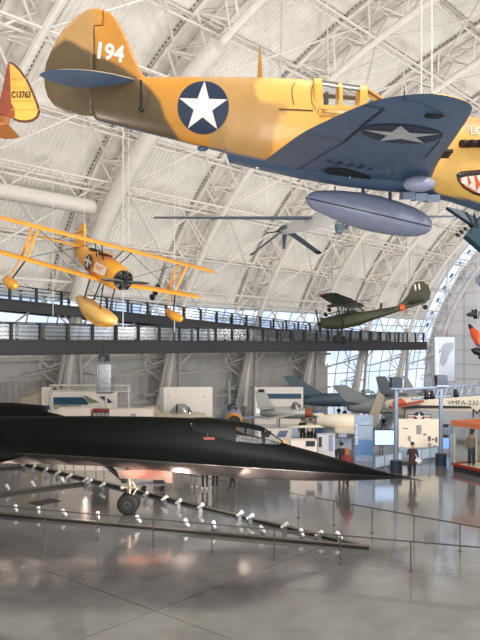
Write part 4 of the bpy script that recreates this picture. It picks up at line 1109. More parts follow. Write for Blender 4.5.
# ------------------------------------------------------------------ tail of a yellow and red-brown light plane at the left edge
def build_left_tail():
    fr = Frame(P(0, 116, 16.6), yaw=180); RB = mat('tail_redbrown', lin(140, 62, 28), .5, var=.15, scale=4); TY = mat('tail_yellow', lin(226, 168, 70), .5, var=.08, scale=3)
    r = thing('light_plane', 'yellow and red-brown light plane tail with black registration at the left edge', 'aircraft', fr.o, fr.R)
    S = lambda px, py: (lambda q: (q.x, q.z))(fr.hit(px, py))
    rud = [(10, 63), (14, 65), (20, 71), (27, 81), (33, 94), (37.5, 106), (38.8, 112), (37, 117), (33, 120), (27, 121.3), (20, 121), (14.5, 119), (14.8, 111), (11.5, 103), (11, 90)]
    finp = [(8.3, 62.5), (10, 62.6), (11, 90), (11.5, 103), (15, 110), (15.5, 116), (14, 119), (6, 116), (-2, 114), (-2, 104), (1, 98), (4.5, 82)]
    fin_prism('rudder', TY, r, [S(*p) for p in rud], th=.06); fin_prism('fin', RB, r, [S(*p) for p in finp], th=.07)
    mb = MB(); q = [V((*S(*p), 0)) for p in rud[:12]]; mb.tube([V((p.x, 0, p.y)) for p in q], .035, 6); mb.build('rudder_edge', mat('edge_brown', lin(92, 44, 24), .5), r)
    for py in (79, 88, 101, 110):
        a, b = S(11.5, py), S(27+ (py-80)*.42, py+.6); MB().box(((a[0]+b[0])/2, .033, (a[1]+b[1])/2), (abs(a[0]-b[0]), .006, .02)).build('rudder_rib', mat('rib_ochre', lin(204, 152, 62), .6), r, smooth=False)
    c = S(22, 95.5); text_on('registration', 'C13763', .21, (c[0]+.01, .045, c[1]), (-1, 0, 0), (0, 0, 1), mat('registration_black', lin(26, 20, 18), .6), r, bold=.006, stretch=.68)
    # stabiliser tips toward us below the fin
    for sg in (1, -1):
        ys = (0, .5, .9, 1.15, 1.3); o = []
        foil_wing('stabiliser', mat('stab_brown', lin(150, 92, 40), .5, var=.15), r, [(sg*(y+.05), .55-.0*y-(.18 if y > 1.2 else 0), -.12+(.02*y)+(.2 if y > 1.2 else 0), -.12-.02*y) for y in ys])
    body('fuselage', mat('stab_brown', None), r, [(-.22, .03, -.2, .0), (.4, .1, -.28, .08), (1.5, .2, -.45, .2), (3.0, .34, -.7, .35), (4.5, .42, -.85, .5), (5.5, .4, -.85, .5), (6.6, .3, -.7, .2), (6.9, .1, -.5, 0)], 18, 2.6, ang=50)
    foil_wing('wing', TY, r, [(y, 5.1, 3.6, .6) for y in (-5.2, -2, 2, 5.2)])
    return fr
LT = build_left_tail()
q = LT.w((4.3, 0, .75)); cable('suspension_cable', 'cable above the light plane at the left edge', q, q+V((0, 0, 9)), .008)

# dark swept wing tip with struts hanging low at the right edge, behind the fighter nose
def build_right_part():
    Y = 15.5; o = P(470, 225, Y); r = thing('dark_biplane', 'dark blue-green wing with struts below the fighter nose at the right edge', 'aircraft', o); TEAL = mat('teal_dark', lin(28, 62, 72), .5, var=.08); BG = mat('blue_grey', lin(46, 66, 84), .5)
    q = lambda px, py, dy=0: P(px, py, Y+dy)-o
    def slab(name, pts, th, m):
        a = [q(*p) for p in pts]; n = (a[1]-a[0]).cross(a[-1]-a[0]).normalized()*th/2; k = len(a); mb = MB()
        mb.add([p-n for p in a]+[p+n for p in a], [tuple(reversed(range(k))), tuple(range(k, 2*k))]+[(i, (i+1) % k, k+(i+1) % k, k+i) for i in range(k)]); return mb.build(name, m, r, smooth=False)
    slab('lower_wing', [(464.5, 236.5), (471.5, 226.5, .3), (540, 215, 2.5), (540, 292, 1.5), (480, 250)], .12, TEAL)
    slab('upper_wing', [(446, 208, .4), (460, 211, .4), (500, 232, 1.2), (500, 246, 1.2), (471.5, 225.5, .3)], .12, BG)
    for a, b in (((466, 212), (473, 224)), ((474, 214), (478, 228)), ((470, 226), (482, 216))): MB().tube([q(*a), q(*b)], .03, 6).build('strut', mat('strut_dark', lin(36, 48, 62), .5), r)
    MB().ball(q(472, 224.5), (.09, .09, .07), 10, 8).build('strut_fitting', BLACK, r)
    body_ = MB(); body_.lathe([(0, .05), (.6, .4), (2, .6), (5, .45)], q(500, 234, 1.4), (1, .1, 0), 18); body_.build('fuselage', TEAL, r)
    for k, px in enumerate((505, 540)):
        c = q(px, 232, 1.6); MB().tube([c, c+V((0, 0, 9))], .015, 5).build('hanging_wire', HANG, r)
build_right_part()

# ------------------------------------------------------------------ objects high on the right, in front of the end wall
def small_hanger(o): pass
q0 = P(471, 326, 84)
r = thing('orange_drone', 'small orange target drone with dark nose hanging near the end wall at the right edge', 'aircraft', q0)
ob = mat('target_orange', lin(226, 88, 36), .45)
a, b = P(471.5, 328.5, 84)-q0, P(484, 349, 83)-q0; d = (b-a)
MB().lathe([(0, .25), (d.length*.25, .55), (d.length*.7, .6), (d.length, .3)], a, d, 16).build('fuselage', ob, r)
MB().lathe([(0, .1), (.3, .22), (d.length*.2, .3)], a-d*.22, d, 12).build('nose', mat('dark_nose', lin(50, 46, 46), .5), r)
MB().prism([(-1, 0), (1, 0), (.6, 2.6), (-.4, 2.6)], a+d*.6, d.normalized(), V((.75, .4, .3)), .12).build('wing', ob, r, smooth=False)
MB().tube([d*.5+a, d*.5+a+V((0, 0, 12))], .03, 5).build('hanging_wire', HANG, r)
q0 = P(482, 280.5, 86)
r = thing('blue_roundel_disc', 'round deep blue disc hanging high at the right edge', 'sign', q0)
MB().lathe([(-.08, .78), (.08, .78)], (0, 0, 0), (0.3, -1, 0), 32).build('disc', mat('disc_blue', lin(14, 50, 130), .4), r); MB().lathe([(.09, .34), (.1, .01)], (0, 0, 0), (.3, -1, 0), 24).build('disc_centre', mat('disc_white', lin(225, 228, 232), .5), r); MB().tube([(0, 0, 1), (0, 0, 12)], .03, 5).build('hanging_wire', HANG, r)
q0 = P(474, 315, 86)
r = thing('model_rocket', 'small dark winged shape hanging above the orange drone at the right edge', 'aircraft', q0)
MB().lathe([(0, .05), (.4, .28), (1.6, .3), (2.2, .15)], (-1, 0, 0), (1, -.2, .1), 12).build('body', mat('rocket_dark_grey', lin(60, 62, 66), .5), r)  # plain dark grey body colour
MB().prism([(-.3, -.9), (.4, -1), (.4, 1), (-.3, .9)], (.1, 0, .1), (1, 0, .1), (0, .5, .6), .1).build('wing', BLACK, r, smooth=False); MB().tube([(0, 0, .2), (0, 0, 9)], .025, 5).build('hanging_wire', HANG, r)
q0 = P(479, 352, 82)
r = thing('black_missile', 'black object with angled fins hanging below the orange drone at the right edge', 'missile', q0)
MB().lathe([(0, .1), (.5, .42), (3, .42), (3.4, .3)], (-.9, 0, .3), (1, .1, -.35), 14).build('body', BLACK, r); MB().prism([(0, -1.1), (.7, -1.1), (.7, 1.1), (.2, 1.1)], (-.2, 0, .1), (1, 0, -.3), (0, .4, .8), .08).build('fin', BLACK, r, smooth=False); MB().tube([(0, 0, .3), (0, 0, 9)], .025, 5).build('hanging_wire', HANG, r)

# ------------------------------------------------------------------ black spotlights clamped along the arches
def spot_can(p, label, group):
    r = thing('spotlight', label, 'lamp', p, None, group); d = V((.25, -.8, -.55)).normalized()
    MB().lathe([(-.2, .1), (-.15, .15), (.15, .17), (.18, .16)], (0, 0, 0), d, 14).build('lamp_can', BLACK, r)
    MB().tube([(0, 0, 0), (0, .12, .2)], .03, 6).build('clamp_arm', BLACK, r)
for base, pts, Y, where in (('by the walkway', [(152, 297), (155, 292), (158, 287)], 46, 'behind the right wing of the yellow biplane'), ('end', [(457.5, 235), (461.5, 232), (465.5, 229)], 62, 'on the arch right of the drop tank'), ('olive', [(322, 319.5), (325.5, 314.5), (329, 309.5)], 62, 'beside the nose of the olive spotter plane')):
    for i, p in enumerate(pts): spot_can(P(p[0], p[1], Y), '%s of three black spotlights %s' % (('lowest', 'middle', 'topmost')[i], where), 'spotlights '+where)
# long hangers from roof to walkway
for px, top, bot, Y, l in ((123, 150, 331, 40.5, 'white hanger rod from roof to walkway, right of the biplane float'), (174.5, 120, 332, 46, 'white hanger rod from roof to walkway, left of the right tip float'), (135, 180, 300, 46, 'thin white rod from roof just right of the biplane propeller'), (188, 150, 309, 52, 'thin white rod from roof behind the right tip float'), (214, 160, 322, 56, 'thin white rod from roof right of the biplane wing tips'), (219, 160, 322, 56.5, 'thin white rod from roof farthest right of the biplane wing tips'), (53, 200, 322, 38.5, 'thin white rod from roof crossing the left biplane wing')):
    a = P(px, bot, Y); cable('hanger_rod', l, a, V((a.x, a.y, P(px, top, Y).z+2)), .034 if px in (123, 174.5) else .018, 'rod')
# ------------------------------------------------------------------ parked aircraft at the far side of the floor
def jet_plane(name, label, finpx, Y, yaw, L, rad, col, fin, wing=(3.5, 35, 2.2, .9), stab=True, zc=1.75, canopy=True, nose='cone', accent=None, tailcol=None, wcol=None, wz=0, cx=0, cs=1):
    """finpx: photo column of the fin; fin: (height, base chord, tip chord, sweep)"""
    a = R(yaw); xf = -L/2+fin[1]*.6
    o = V(((finpx-240)*Y/F-xf*math.cos(a), Y-xf*math.sin(a), 0)); r = thing(name, label, 'aircraft', o, Euler((0, 0, a)))
    if nose == 'intake':
        st = [(L/2, rad*.62), (L/2-.25, rad*.78), (L*.3, rad*.97), (.1*L, rad), (-.15*L, rad*.98), (-.35*L, rad*.75), (-L/2, rad*.45)]
        rings = [[V((x, q*math.cos(t), zc+q*math.sin(t))) for t in np.linspace(0, 2*math.pi, 25)[:-1]] for x, q in [(L/2-.6, rad*.5)]+st]
        mb = MB(); mb.loft(rings); mb.build('fuselage', col, r, ang=50)
        MB().lathe([(0, rad*.60), (.10, rad*.66), (-.32, rad*.86), (-.4, rad*.8)], (L/2, 0, zc), (1, 0, 0), 24, cap=False).build('intake_lip', accent or col, r)
        MB().lathe([(0, rad*.5), (.02, rad*.01)], (L/2-.55, 0, zc), (1, 0, 0), 20).build('intake_hole', BLACK, r)
    else:
        st = [(L/2, .04), (L/2-.6, rad*.28), (L*.36, rad*.62), (L*.22, rad*.92), (.05*L, rad), (-.2*L, rad*.98), (-.38*L, rad*.8), (-L/2, rad*.5)]
        body('fuselage', col, r, [(x, q, zc-q*.95, zc+q) for x, q in reversed(st)], 22, 2.2, ang=50)
    h, cb, ct, sw = fin; xb = -L/2+.1; zt = zc+rad*.55
    fin_prism('tail_fin', tailcol or col, r, [(xb+cb, zt), (xb, zt), (xb-sw+.0, zt+h), (xb-sw+ct, zt+h)], th=.14)
    fin_prism('rudder', tailcol or col, r, [(xb+.02, zt+.05), (xb-.3, zt+.1), (xb-sw-.25, zt+h-.05), (xb-sw+.02, zt+h-.05)], th=.1)
    span, swp, rc, tc = wing; sx = span*math.tan(R(swp)); z = zc-rad*.25+wz
    for sg in (1, -1):
        foil_wing('wing', wcol or col, r, [(sg*q*span, rc/2+.4-sx*q, rc/2+.4-sx*q-(rc+(tc-rc)*q), z-.02*q*span) for q in (.05, .4, .8, .97, 1)])
        if stab: foil_wing('tailplane', col, r, [(sg*q*span*.42, xb+1.2-sx*.42*q, xb+1.2-sx*.42*q-(1.2-.5*q), zt+.1) for q in (.05, .5, 1)])
        rod('main_gear_leg', GEARM, r, [(-.5, sg*rad*1.2, z), (-.5, sg*rad*1.5, .35)], .06); wheel('main_wheel', TYRE, r, (-.5, sg*rad*1.5, min(.36, rad*.3)), min(.36, rad*.3), .18)
    rod('nose_gear_leg', GEARM, r, [(L*.32, 0, zc-rad*.6), (L*.32, 0, .3)], .05); wheel('nose_wheel', TYRE, r, (L*.32, 0, min(.28, rad*.25)), min(.28, rad*.25), .12)
    if canopy:
        g = MB(); rings = []
        for x, q, hh in ((L*.33, .1, .02), (L*.29, .32, .3), (L*.24, .38, .5), (L*.17, .36, .46), (L*.10, .2, .12)):
            rings.append([V((x*(1 if cs == 1 else 1.5)+cx, q*math.cos(t), zc+rad*.72+hh*cs*math.sin(t))) for t in np.linspace(0, math.pi, 9)])
        g.loft(rings, False, closed=False); g.build('canopy', glass('canopy_tint', (.6, .66, .7, 1), .25), r, recalc=False)
        MB().tube(rings[1], .035, 5).build('canopy_frame', BLACK, r); MB().tube(rings[3], .035, 5).build('canopy_frame', BLACK, r)
    return r
SILV = mat('bare_silver', lin(176, 176, 172), .35, metal=.35, var=.08); CRM = mat('navy_cream', lin(218, 208, 190), .45, var=.06); GRYJ = mat('jet_grey', lin(120, 124, 128), .5, var=.08); TEALJ = mat('jet_teal_grey', lin(72, 92, 104), .5, var=.08); DKG = mat('jet_dark_grey', lin(88, 96, 100), .5, var=.1); TANJ = mat('jet_tan_grey', lin(128, 120, 104), .55, var=.1)
RED = mat('marking_red', lin(178, 76, 52), .5)
jet_plane('swept_wing_jet', 'dark teal-grey jet with a tall swept fin behind the red-nosed silver jet', 316, 66, 8, 9, .66, TEALJ, (1.95, 2.5, .8, 1.5), zc=1.3, wing=(3, 35, 1.8, .8))
jet_plane('swept_wing_jet', 'mid grey jet whose broad fin leans left, behind the upright brown-grey wing', 363, 59, 12, 6.5, .66, GRYJ, (1.5, 2.2, 1.0, 1.3), zc=1.3, wing=(2.5, 35, 1.8, .8))
jet_plane('jet_fighter', 'jet with a dark blue-grey fin standing left of the dark-capped gantry pole', 390, 74, 6, 7, .45, DKG, (2.0, 1.5, .8, .5), zc=.95, wing=(2.5, 30, 1.6, .7))
sil = jet_plane('silver_jet', 'silver swept-wing jet with a red-brown nose ring, parked below the teal fin', 268.5, 50, -12, 3.6, .42, SILV, (1.35, 1.0, .45, .25), wing=(3.2, 25, 1.2, .7), nose='intake', accent=mat('nose_red_brown', lin(150, 78, 56), .5), zc=1.72, tailcol=SILV)
MB().box((-1.72, 0, 3.25), (.42, .16, .22)).build('fin_tip', BLACK, sil, smooth=False)
# nose-on jet with an orange intake ring
a = G(231, 447); Y = a.y
jet_plane('silver_jet', 'silver jet facing us nose-on with an orange intake ring above the black jet spine', 229.5, 55, -87, 9, .72, mat('silver_blue', lin(150, 166, 188), .35, metal=.3), (1.9, 1.6, .6, .5), wing=(5, 30, 1.6, .9), nose='intake', accent=mat('intake_orange', lin(216, 140, 56), .45), zc=1.35, canopy=True, stab=False)
# small grey-beige trainer behind the spine
tr = jet_plane('trainer_jet', 'small beige jet with a bubble canopy showing over the black jet before the white wall', 156, 41.5, 0, 4.0, .36, mat('trainer_beige', lin(168, 158, 140), .5), (.5, .8, .4, .1), wing=(2.6, 5, 1.3, .7), zc=2.24, stab=False, cx=-1.3, cs=1.15)
# large cream jet with folded wing
crj = jet_plane('folding_wing_jet', 'cream jet with one brown-grey wing folded upright behind the blue info panel', 322, 44, -14, 3.4, .5, CRM, (.25, .5, .3, .1), wing=(2.6, 8, 1.9, 1.2), zc=1.75, canopy=False, wz=-.2, stab=False)
foil_wing('outer_wing', CRM, crj, [(.2, .4, -1.2, 1.45), (-.1, -.6, -2.2, 1.42), (-.3, -1.6, -3.2, 1.38), (-.5, -2.6, -3.6, 1.36)])
o = P(372, 425, 43)-V(crj.location)
mb = MB(); a, b, c, d = [P(*p, 43)-V(crj.location) for p in ((366.5, 420), (378, 391), (384.5, 396), (375.5, 428))]
nn = V((0, .12, 0)); mb.add([a-nn, b-nn, c-nn, d-nn, a+nn, b+nn, c+nn, d+nn], [(3, 2, 1, 0), (4, 5, 6, 7)]+[(i, (i+1) % 4, 4+(i+1) % 4, 4+i) for i in range(4)]); w_ = mb.build('folded_wing', TANJ, crj, smooth=False); w_.matrix_parent_inverse = M.Rotation(R(14), 4, 'Z')

# big cream fighter with unit lettering at right
def build_phantom():
    Y = 52; o = G(395, 344+CH*F/Y); o = V(((470-240)*Y/F, Y, 0)); r = thing('naval_fighter', 'cream and grey naval fighter marked VMFA-232 with a star, behind the display boards at right', 'aircraft', o, Euler((0, 0, R(-4))))
    q = lambda px: (px-470)*Y/F
    z = lambda py: CH-(py-HZ)*Y/F
    body('fuselage', CRM, r, [(q(386), .25, z(409), z(402)), (q(400), .7, z(417), z(397.5)), (q(430), 1.0, z(422), z(396)), (q(480), 1.05, z(424), z(394)), (q(540), 1.0, z(424), z(392)), (q(600), .9, z(424), z(394)), (q(650), .6, z(420), z(400)), (q(690), .05, z(412), z(410))], 26, 2.8, ang=50)
    bs = MB(); bs.loft([[V((q(px), -1.13, z(409.0))), V((q(px), -1.13, z(406.0)+(0)))] for px in (401, 430, 470, 473)], False, closed=False)
    gp = mat('underside_grey', lin(168, 170, 174), .5)
    MB().prism([(q(404), z(421)), (q(404), z(409)), (q(520), z(410)), (q(520), z(424))], (0, -1.0, 0), (1, 0, 0), (0, 0, 1), .3).build('air_intake', gp, r, smooth=False)
    MB().prism([(q(401), z(406.2)), (q(415), z(404.2)), (q(466), z(404.8)), (q(468), z(406.8)), (q(420), z(407)), (q(402), z(408))], (0, -1.17, 0), (1, 0, 0), (0, 0, 1), .05).build('black_stripe', BLACK, r, smooth=False)
    fin_prism('tail_fin', GRYJ, r, [(q(421), z(399)), (q(408), z(377)), (q(404), z(377)), (q(407.5), z(392)), (q(409), z(399))], th=.15)
    mb = MB(); mb.prism([(q(388), z(405.5)), (q(420), z(399)), (q(420), z(400.4)), (q(388), z(407.6))], (0, -1.5, 0), (1, 0, 0), (0, 0, 1), .9); mb.build('stabilator', RED, r, smooth=False)
    MB().prism([(q(391), z(403.5)), (q(394), z(398)), (q(400), z(397.5)), (q(404), z(401.5))], (0, -1.3, 0), (1, 0, 0), (0, 0, 1), .5).build('tail_cone', mat('cone_orange', lin(214, 84, 44), .5), r, smooth=False)
    dk = mat('lettering_dark', lin(56, 54, 54), .6)
    text_on('unit_lettering', 'VMFA-232', .44, (q(459.5), -1.17, z(401.5)), (1, 0, 0), (0, 0, 1), dk, r, stretch=1.18)
    text_on('service_lettering', 'MARINES', .95, (q(467.5), -1.2, z(412.3)), (1, 0, 0), (0, 0, 1), BLACK, r, align='LEFT')
    c = (q(417), -1.19, z(416)); nv = mat('insignia_navy', None); wt = mat('insignia_white', None)
    def lay(name, polys, m, dy):
        mb = MB(); [mb.flat(p, (c[0], c[1]-dy, c[2]), (1, 0, 0), (0, 0, 1)) for p in polys]; mb.build(name, m, r, smooth=False, recalc=False)
    rect = lambda x0, x1, y0, y1: [(x0, y0), (x1, y0), (x1, y1), (x0, y1)]
    lay('star_roundel', [rect(-.84, .84, -.18, .20), [(.42*math.cos(t), .42*math.sin(t)) for t in np.linspace(0, 2*math.pi, 30)[:-1]]], nv, .0)
    lay('roundel_bars', [rect(-.79, -.36, -.13, .15), rect(.36, .79, -.13, .15)], wt, .012)
    lay('roundel_red_bars', [rect(-.79, -.36, -.03, .05), rect(.36, .79, -.03, .05)], RED, .018)
    lay('roundel_star', [star_pts(.4)], wt, .024)
    for sg in (-1, 1):
        if sg > 0: foil_wing('wing', GRYJ, r, [(sg*(1+2.5*t), q(500)-2*t, q(430)-1.2*t, z(421)+.1) for t in (0, .5, 1)])
    for x in (q(440), q(600)):
        rod('gear_leg', GEARM, r, [(x, 0, z(421)), (x, 0, .4)], .09); wheel('wheel', TYRE, r, (x, 0, .4), .4, .25)
build_phantom()

# ------------------------------------------------------------------ boards, counters, gantries along the floor
PAN = mat('board_white', lin(226, 220, 212), .6, var=.04); PANB = mat('board_beige', lin(186, 174, 156), .6, var=.06); BLU_ = mat('panel_blue_grey', lin(140, 158, 186), .5); PDK = mat('board_dark', lin(40, 40, 44), .6); STW = mat('counter_white', lin(226, 214, 204), .5, var=.03)
def board(name, label, cat, x0, x1, yt, Y, z0=0, th=.25, m=PAN, yaw=0):
    a = V(((x0-240)*Y/F, Y, 0)); b = V(((x1-240)*Y/F, Y, 0)); zt = CH-(yt-HZ)*Y/F; c = (a+b)/2; r = thing(name, label, cat, c)
    MB().box((0, 0, (z0+zt)/2), ((b-a).length, th, zt-z0)).build('panel', m, r, smooth=False)
    def on(nm, px0, px1, py0, py1, mm, dy=.0, d=.04):
        ax = (px0-240)*Y/F-c.x; bx = (px1-240)*Y/F-c.x; z1 = CH-(py0-HZ)*Y/F; z2 = CH-(py1-HZ)*Y/F
        return MB().box(((ax+bx)/2, -th/2-d/2-dy, (z1+z2)/2), (bx-ax, d, abs(z1-z2))).build(nm, mm, r, smooth=False)
    def poly(nm, pts, mm, dy=.0, d=.04):
        pl = [((p[0]-240)*Y/F-c.x, CH-(p[1]-HZ)*Y/F) for p in pts]
        mb = MB(); mb.prism(pl, (0, -th/2-d/2-dy, 0), (1, 0, 0), (0, 0, 1), d); return mb.build(nm, mm, r, smooth=False)
    return r, on, poly
r, on, poly = board('exhibit_wall', 'beige exhibit wall with a grey swoosh top at the far left behind the jet', 'wall panel', 21, 42.5, 388, 43.2, m=PANB); poly('grey_swoosh', [(21, 388), (42.5, 388), (42.5, 391), (34, 395), (21, 398)], mat('swoosh_grey', lin(150, 146, 140), .6))
r, on, poly = board('exhibit_pillar', 'narrow white exhibit pillar with a dark pole beside the beige wall', 'pillar', 42.8, 51, 387, 42.8, th=.5, m=PAN); on('dark_pole', 49.4, 50.6, 390, 416, FRAME); on('blue_notice', 44.5, 51, 405, 409, mat('notice_blue', lin(60, 84, 120), .5))
r, on, poly = board('mural_board', 'long white board with a blue sky and white aeroplane mural at far left', 'board', 52, 117, 390.5, 43)
on('mural_sky', 54, 89, 397, 404.5, mat('mural_blue', lin(36, 78, 104), .5)); poly('mural_wing', [(81, 395), (86, 394.5), (112, 408), (86, 408), (81, 406), (90, 404), (87, 400)], mat('mural_white', lin(214, 210, 200), .5), .04); poly('mural_stripe', [(84, 396), (87, 395.5), (100, 402), (91, 403)], mat('mural_olive', lin(130, 128, 110), .5), .08)
poly('mural_shade', [(100, 396), (106, 396), (113, 402), (109, 403)], mat('mural_navy', lin(50, 58, 92), .5), .04); poly('mural_ground', [(54, 404.5), (81, 404.5), (84, 409), (54, 409)], mat('mural_grey', lin(160, 152, 142), .6), .0)
r, on, poly = board('counter', 'long white counter below the mural with a red topped sign at its end', 'counter', 60, 92, 407.5, 39.5, th=.8, m=STW); on('model_plane', 63, 70, 403.5, 405.5, mat('model_grey', lin(90, 110, 130), .4))
r, on, poly = board('sign_board', 'black sign with a red top band between the two white counters', 'sign', 93, 109.5, 409, 39.3, th=.3, m=PDK); on('red_band', 93, 109.5, 409, 411.5, mat('sign_red', lin(146, 36, 34), .5))
for k in range(4): on('photo_panel', 94+4*k, 97.2+4*k, 412.5, 417, mat('photo_grey', lin(150, 146, 144), .6))
r, on, poly = board('counter', 'short white counter right of the red-topped sign, with small blue-grey logo', 'counter', 110.5, 153, 408.5, 39.5, th=.8, m=STW); on('logo', 132, 137, 413, 416.5, mat('logo_grey', lin(140, 150, 166), .5))
r, on, poly = board('exhibit_wall', 'large plain white exhibit wall behind the small bubble-canopy jet', 'wall panel', 164, 212.5, 387, 43, th=.3, m=mat('board_pale', lin(212, 206, 200), .6, var=.03)); on('side_return', 160, 164, 387, 417, mat('board_side', lin(150, 148, 148), .6))
for x, y in ((168, 396), (203, 396)): on('wall_fixing', x, x+1, y, y+1, PDK)
r, on, poly = board('exhibit_wall', 'white exhibit wall with a dark blue band and bright windows, right of the orange-ringed jet', 'wall panel', 254.5, 303, 387, 58, th=.4); on('blue_band', 263, 301, 393.5, 398.5, mat('band_blue', lin(34, 70, 96), .5)); on('dark_doorway', 261, 263.4, 394, 418, PDK)
for x in (256, 262.5): on('lit_window', x+.2, x+4.6, 401, 406, mat('lit_pane', lin(225, 228, 232), .3, emit=(.9, .95, 1, 1), estr=.5)); on('lit_window', x+.2, x+4.6, 408, 413, MATS['lit_pane'])
r, on, poly = board('partition', 'low white floor partition seen beneath the black jet, left of the nose wheel', 'partition', 58, 114, 455, 36.7, th=.2, m=STW)
for x in (65, 74, 85, 96, 104): on('joint', x, x+.7, 455, 469, PDK, d=.01)
# lattice girder over the mural with a post and pendant projector
def girder(name, label, p0, p1, h, posts=(), m=STEELG, r0=.045):
    p0, p1 = V(p0), V(p1); r = thing(name, label, 'truss', (p0.x, p0.y, 0)); off = V(r.location); u = (p1-p0); n = max(4, int(u.length/(h*.9))); mb = MB(); z = V((0, 0, h))
    w_ = V((-u.y, u.x, 0)).normalized()*h*.5
    for q in (p0, p0+z): mb.tube([q-w_, q+u-w_], r0, 6); mb.tube([q+w_, q+u+w_], r0, 6)
    pts = []
    for i in range(n+1): pts.append(p0+u*(i/n)+(z if i % 2 else V((0, 0, 0))))
    mb.tube([p-w_ for p in pts], r0*.6, 5); mb.tube([p+w_ for p in pts], r0*.6, 5)
    mb.build('lattice', m, r, off=off)
    for t in posts: q = p0+u*t; MB().tube([V((q.x, q.y, 0)), V((q.x, q.y, q.z+h))], .07, 8).build('post', m, r, off=off)
    return r
girder('lattice_truss', 'horizontal pale lattice girder above the blue mural at left', P(50, 391, 41.5), P(130, 391.5, 41.5), .34, (.02, .7, .98))
q0 = P(104, 356, 38.4); r = thing('projector', 'black projector hanging under the dark walkway, left of centre', 'projector', q0)
MB().box((0, 0, -.1), (.5, .5, .36)).build('housing', BLACK, r, smooth=False); MB().lathe([(0, .1), (.2, .13)], (0, -.25, -.1), (0, -1, -.3), 12).build('lens', LAMPG, r); MB().tube([(0, 0, .08), (0, 0, .75)], .04, 6).build('hanger', BLACK, r)
q0 = P(105, 393, 38.4); r = thing('glass_case', 'clear hanging box with a pale frame below the projector', 'case', q0)
cz = MB().box((0, 0, .85), (.78, .5, 1.5)); cz.build('glass_box', glass('case_glass', (.86, .92, .96, 1), .2), r, smooth=False, recalc=False)
fm = MB()
for x in (-.4, .4):
    for y in (-.26, .26): fm.bar((x, y, 0), (x, y, 1.6), .05)
for zz in (0, 1.6):
    for y in (-.26, .26): fm.bar((-.42, y, zz), (.42, y, zz), .05)
fm.build('case_frame', LAMPG, r, smooth=False); MB().tube([(0, 0, 1.6), (0, 0, 1.72)], .02, 6).build('hanger', BLACK, r)

# right-hand lighting gantry on two poles
r = thing('lighting_gantry', 'grey lighting gantry on two poles with dark square caps, spanning to the right edge', 'gantry', G(396, 472.5)); off = V(r.location)
GP = mat('gantry_grey', lin(128, 140, 162), .4, metal=.3); CAPB = mat('cap_dark_blue', lin(28, 42, 60), .5)
p1, p2 = G(396, 472.5), G(441, 465); p3 = p2+(p2-p1)*1.15; zb = 4.25
for p in (p1, p2, p3):
    MB().tube([p, p+V((0, 0, 4.3))], .11, 12).build('pole', GP, r, off=off); MB().lathe([(0, .3), (.62, .3), (.64, .12)], p, (0, 0, 1), 24).build('base_drum', CAPB, r, off=off)
    MB().box(p+V((0, 0, 4.62)), (.56, .56, .54)).build('cap', CAPB, r, off=off, smooth=False); MB().box(p+V((0, 0, 4.33)), (.66, .66, .07)).build('cap_plate', GP, r, off=off, smooth=False)
mb = MB()
for dz in (0, -.55): mb.tube([p1+V((0, 0, zb+dz)) if dz == 0 else p1.lerp(p2, .35)+V((0, 0, zb+dz)), p3+V((0, 0, zb+dz))], .06, 8)
n = 22
for i in range(8, n): a, b = p1.lerp(p3, i/n), p1.lerp(p3, (i+1)/n); mb.tube([a+V((0, 0, zb-(.55 if i % 2 else 0))), b+V((0, 0, zb-(0 if i % 2 else .55)))], .035, 5)
mb.build('cross_girder', GP, r, off=off)
for t in (.3, .36, .62): a = p1.lerp(p3, t)+V((0, -.15, zb-.35)); MB().lathe([(-.2, .08), (.1, .14), (.22, .15)], a, (0, -.5, -.8), 12).build('gantry_lamp', BLACK, r, off=off)

# banner hanging over the second pole
Y = 40; q0 = P(444.5, 381, Y); r = thing('banner', 'tall grey banner with a dark propeller nose picture and vertical lettering', 'banner', q0)
w_ = 20*Y/F; h = 44*Y/F
MB().box((0, 0, h/2), (w_, .08, h)).build('banner_sheet', mat('banner_grey', lin(104, 112, 124), .5, var=.05), r, smooth=False)
mb = MB()
for x in (-w_/2, w_/2): mb.bar((x, 0, -.03), (x, 0, h+.03), .07)
for zz in (0, h): mb.bar((-w_/2, 0, zz), (w_/2, 0, zz), .07)
mb.build('banner_frame', CAPB, r, smooth=False)
MB().prism([(-.16, 1.95), (.05, 2.15), (.5, 2.2), (.5, 1.85), (.25, 1.55), (.1, 1.1), (-.05, .88), (-.2, .95), (-.25, 1.2), (-.15, 1.6)], (0, -.06, 0), (1, 0, 0), (0, 0, 1), .03).build('banner_picture', mat('banner_dark', lin(62, 72, 82), .5), r, smooth=False)
MB().prism([(-.12, 1.9), (-.32, 1.7), (-.3, 1.62), (-.08, 1.75)], (0, -.065, 0), (1, 0, 0), (0, 0, 1), .03).build('banner_picture_blade', MATS['banner_dark'], r, smooth=False)
for i, ch in enumerate('AVIATION'): text_on('banner_lettering', ch, .22, (-.42, -.05, 1.98-.215*i), (1, 0, 0), (0, 0, 1), mat('lettering_pale', lin(226, 232, 240), .5), r)
MB().tube([(0, 0, -.5), (0, 0, 0)], .05, 8).build('banner_post', GP, r)

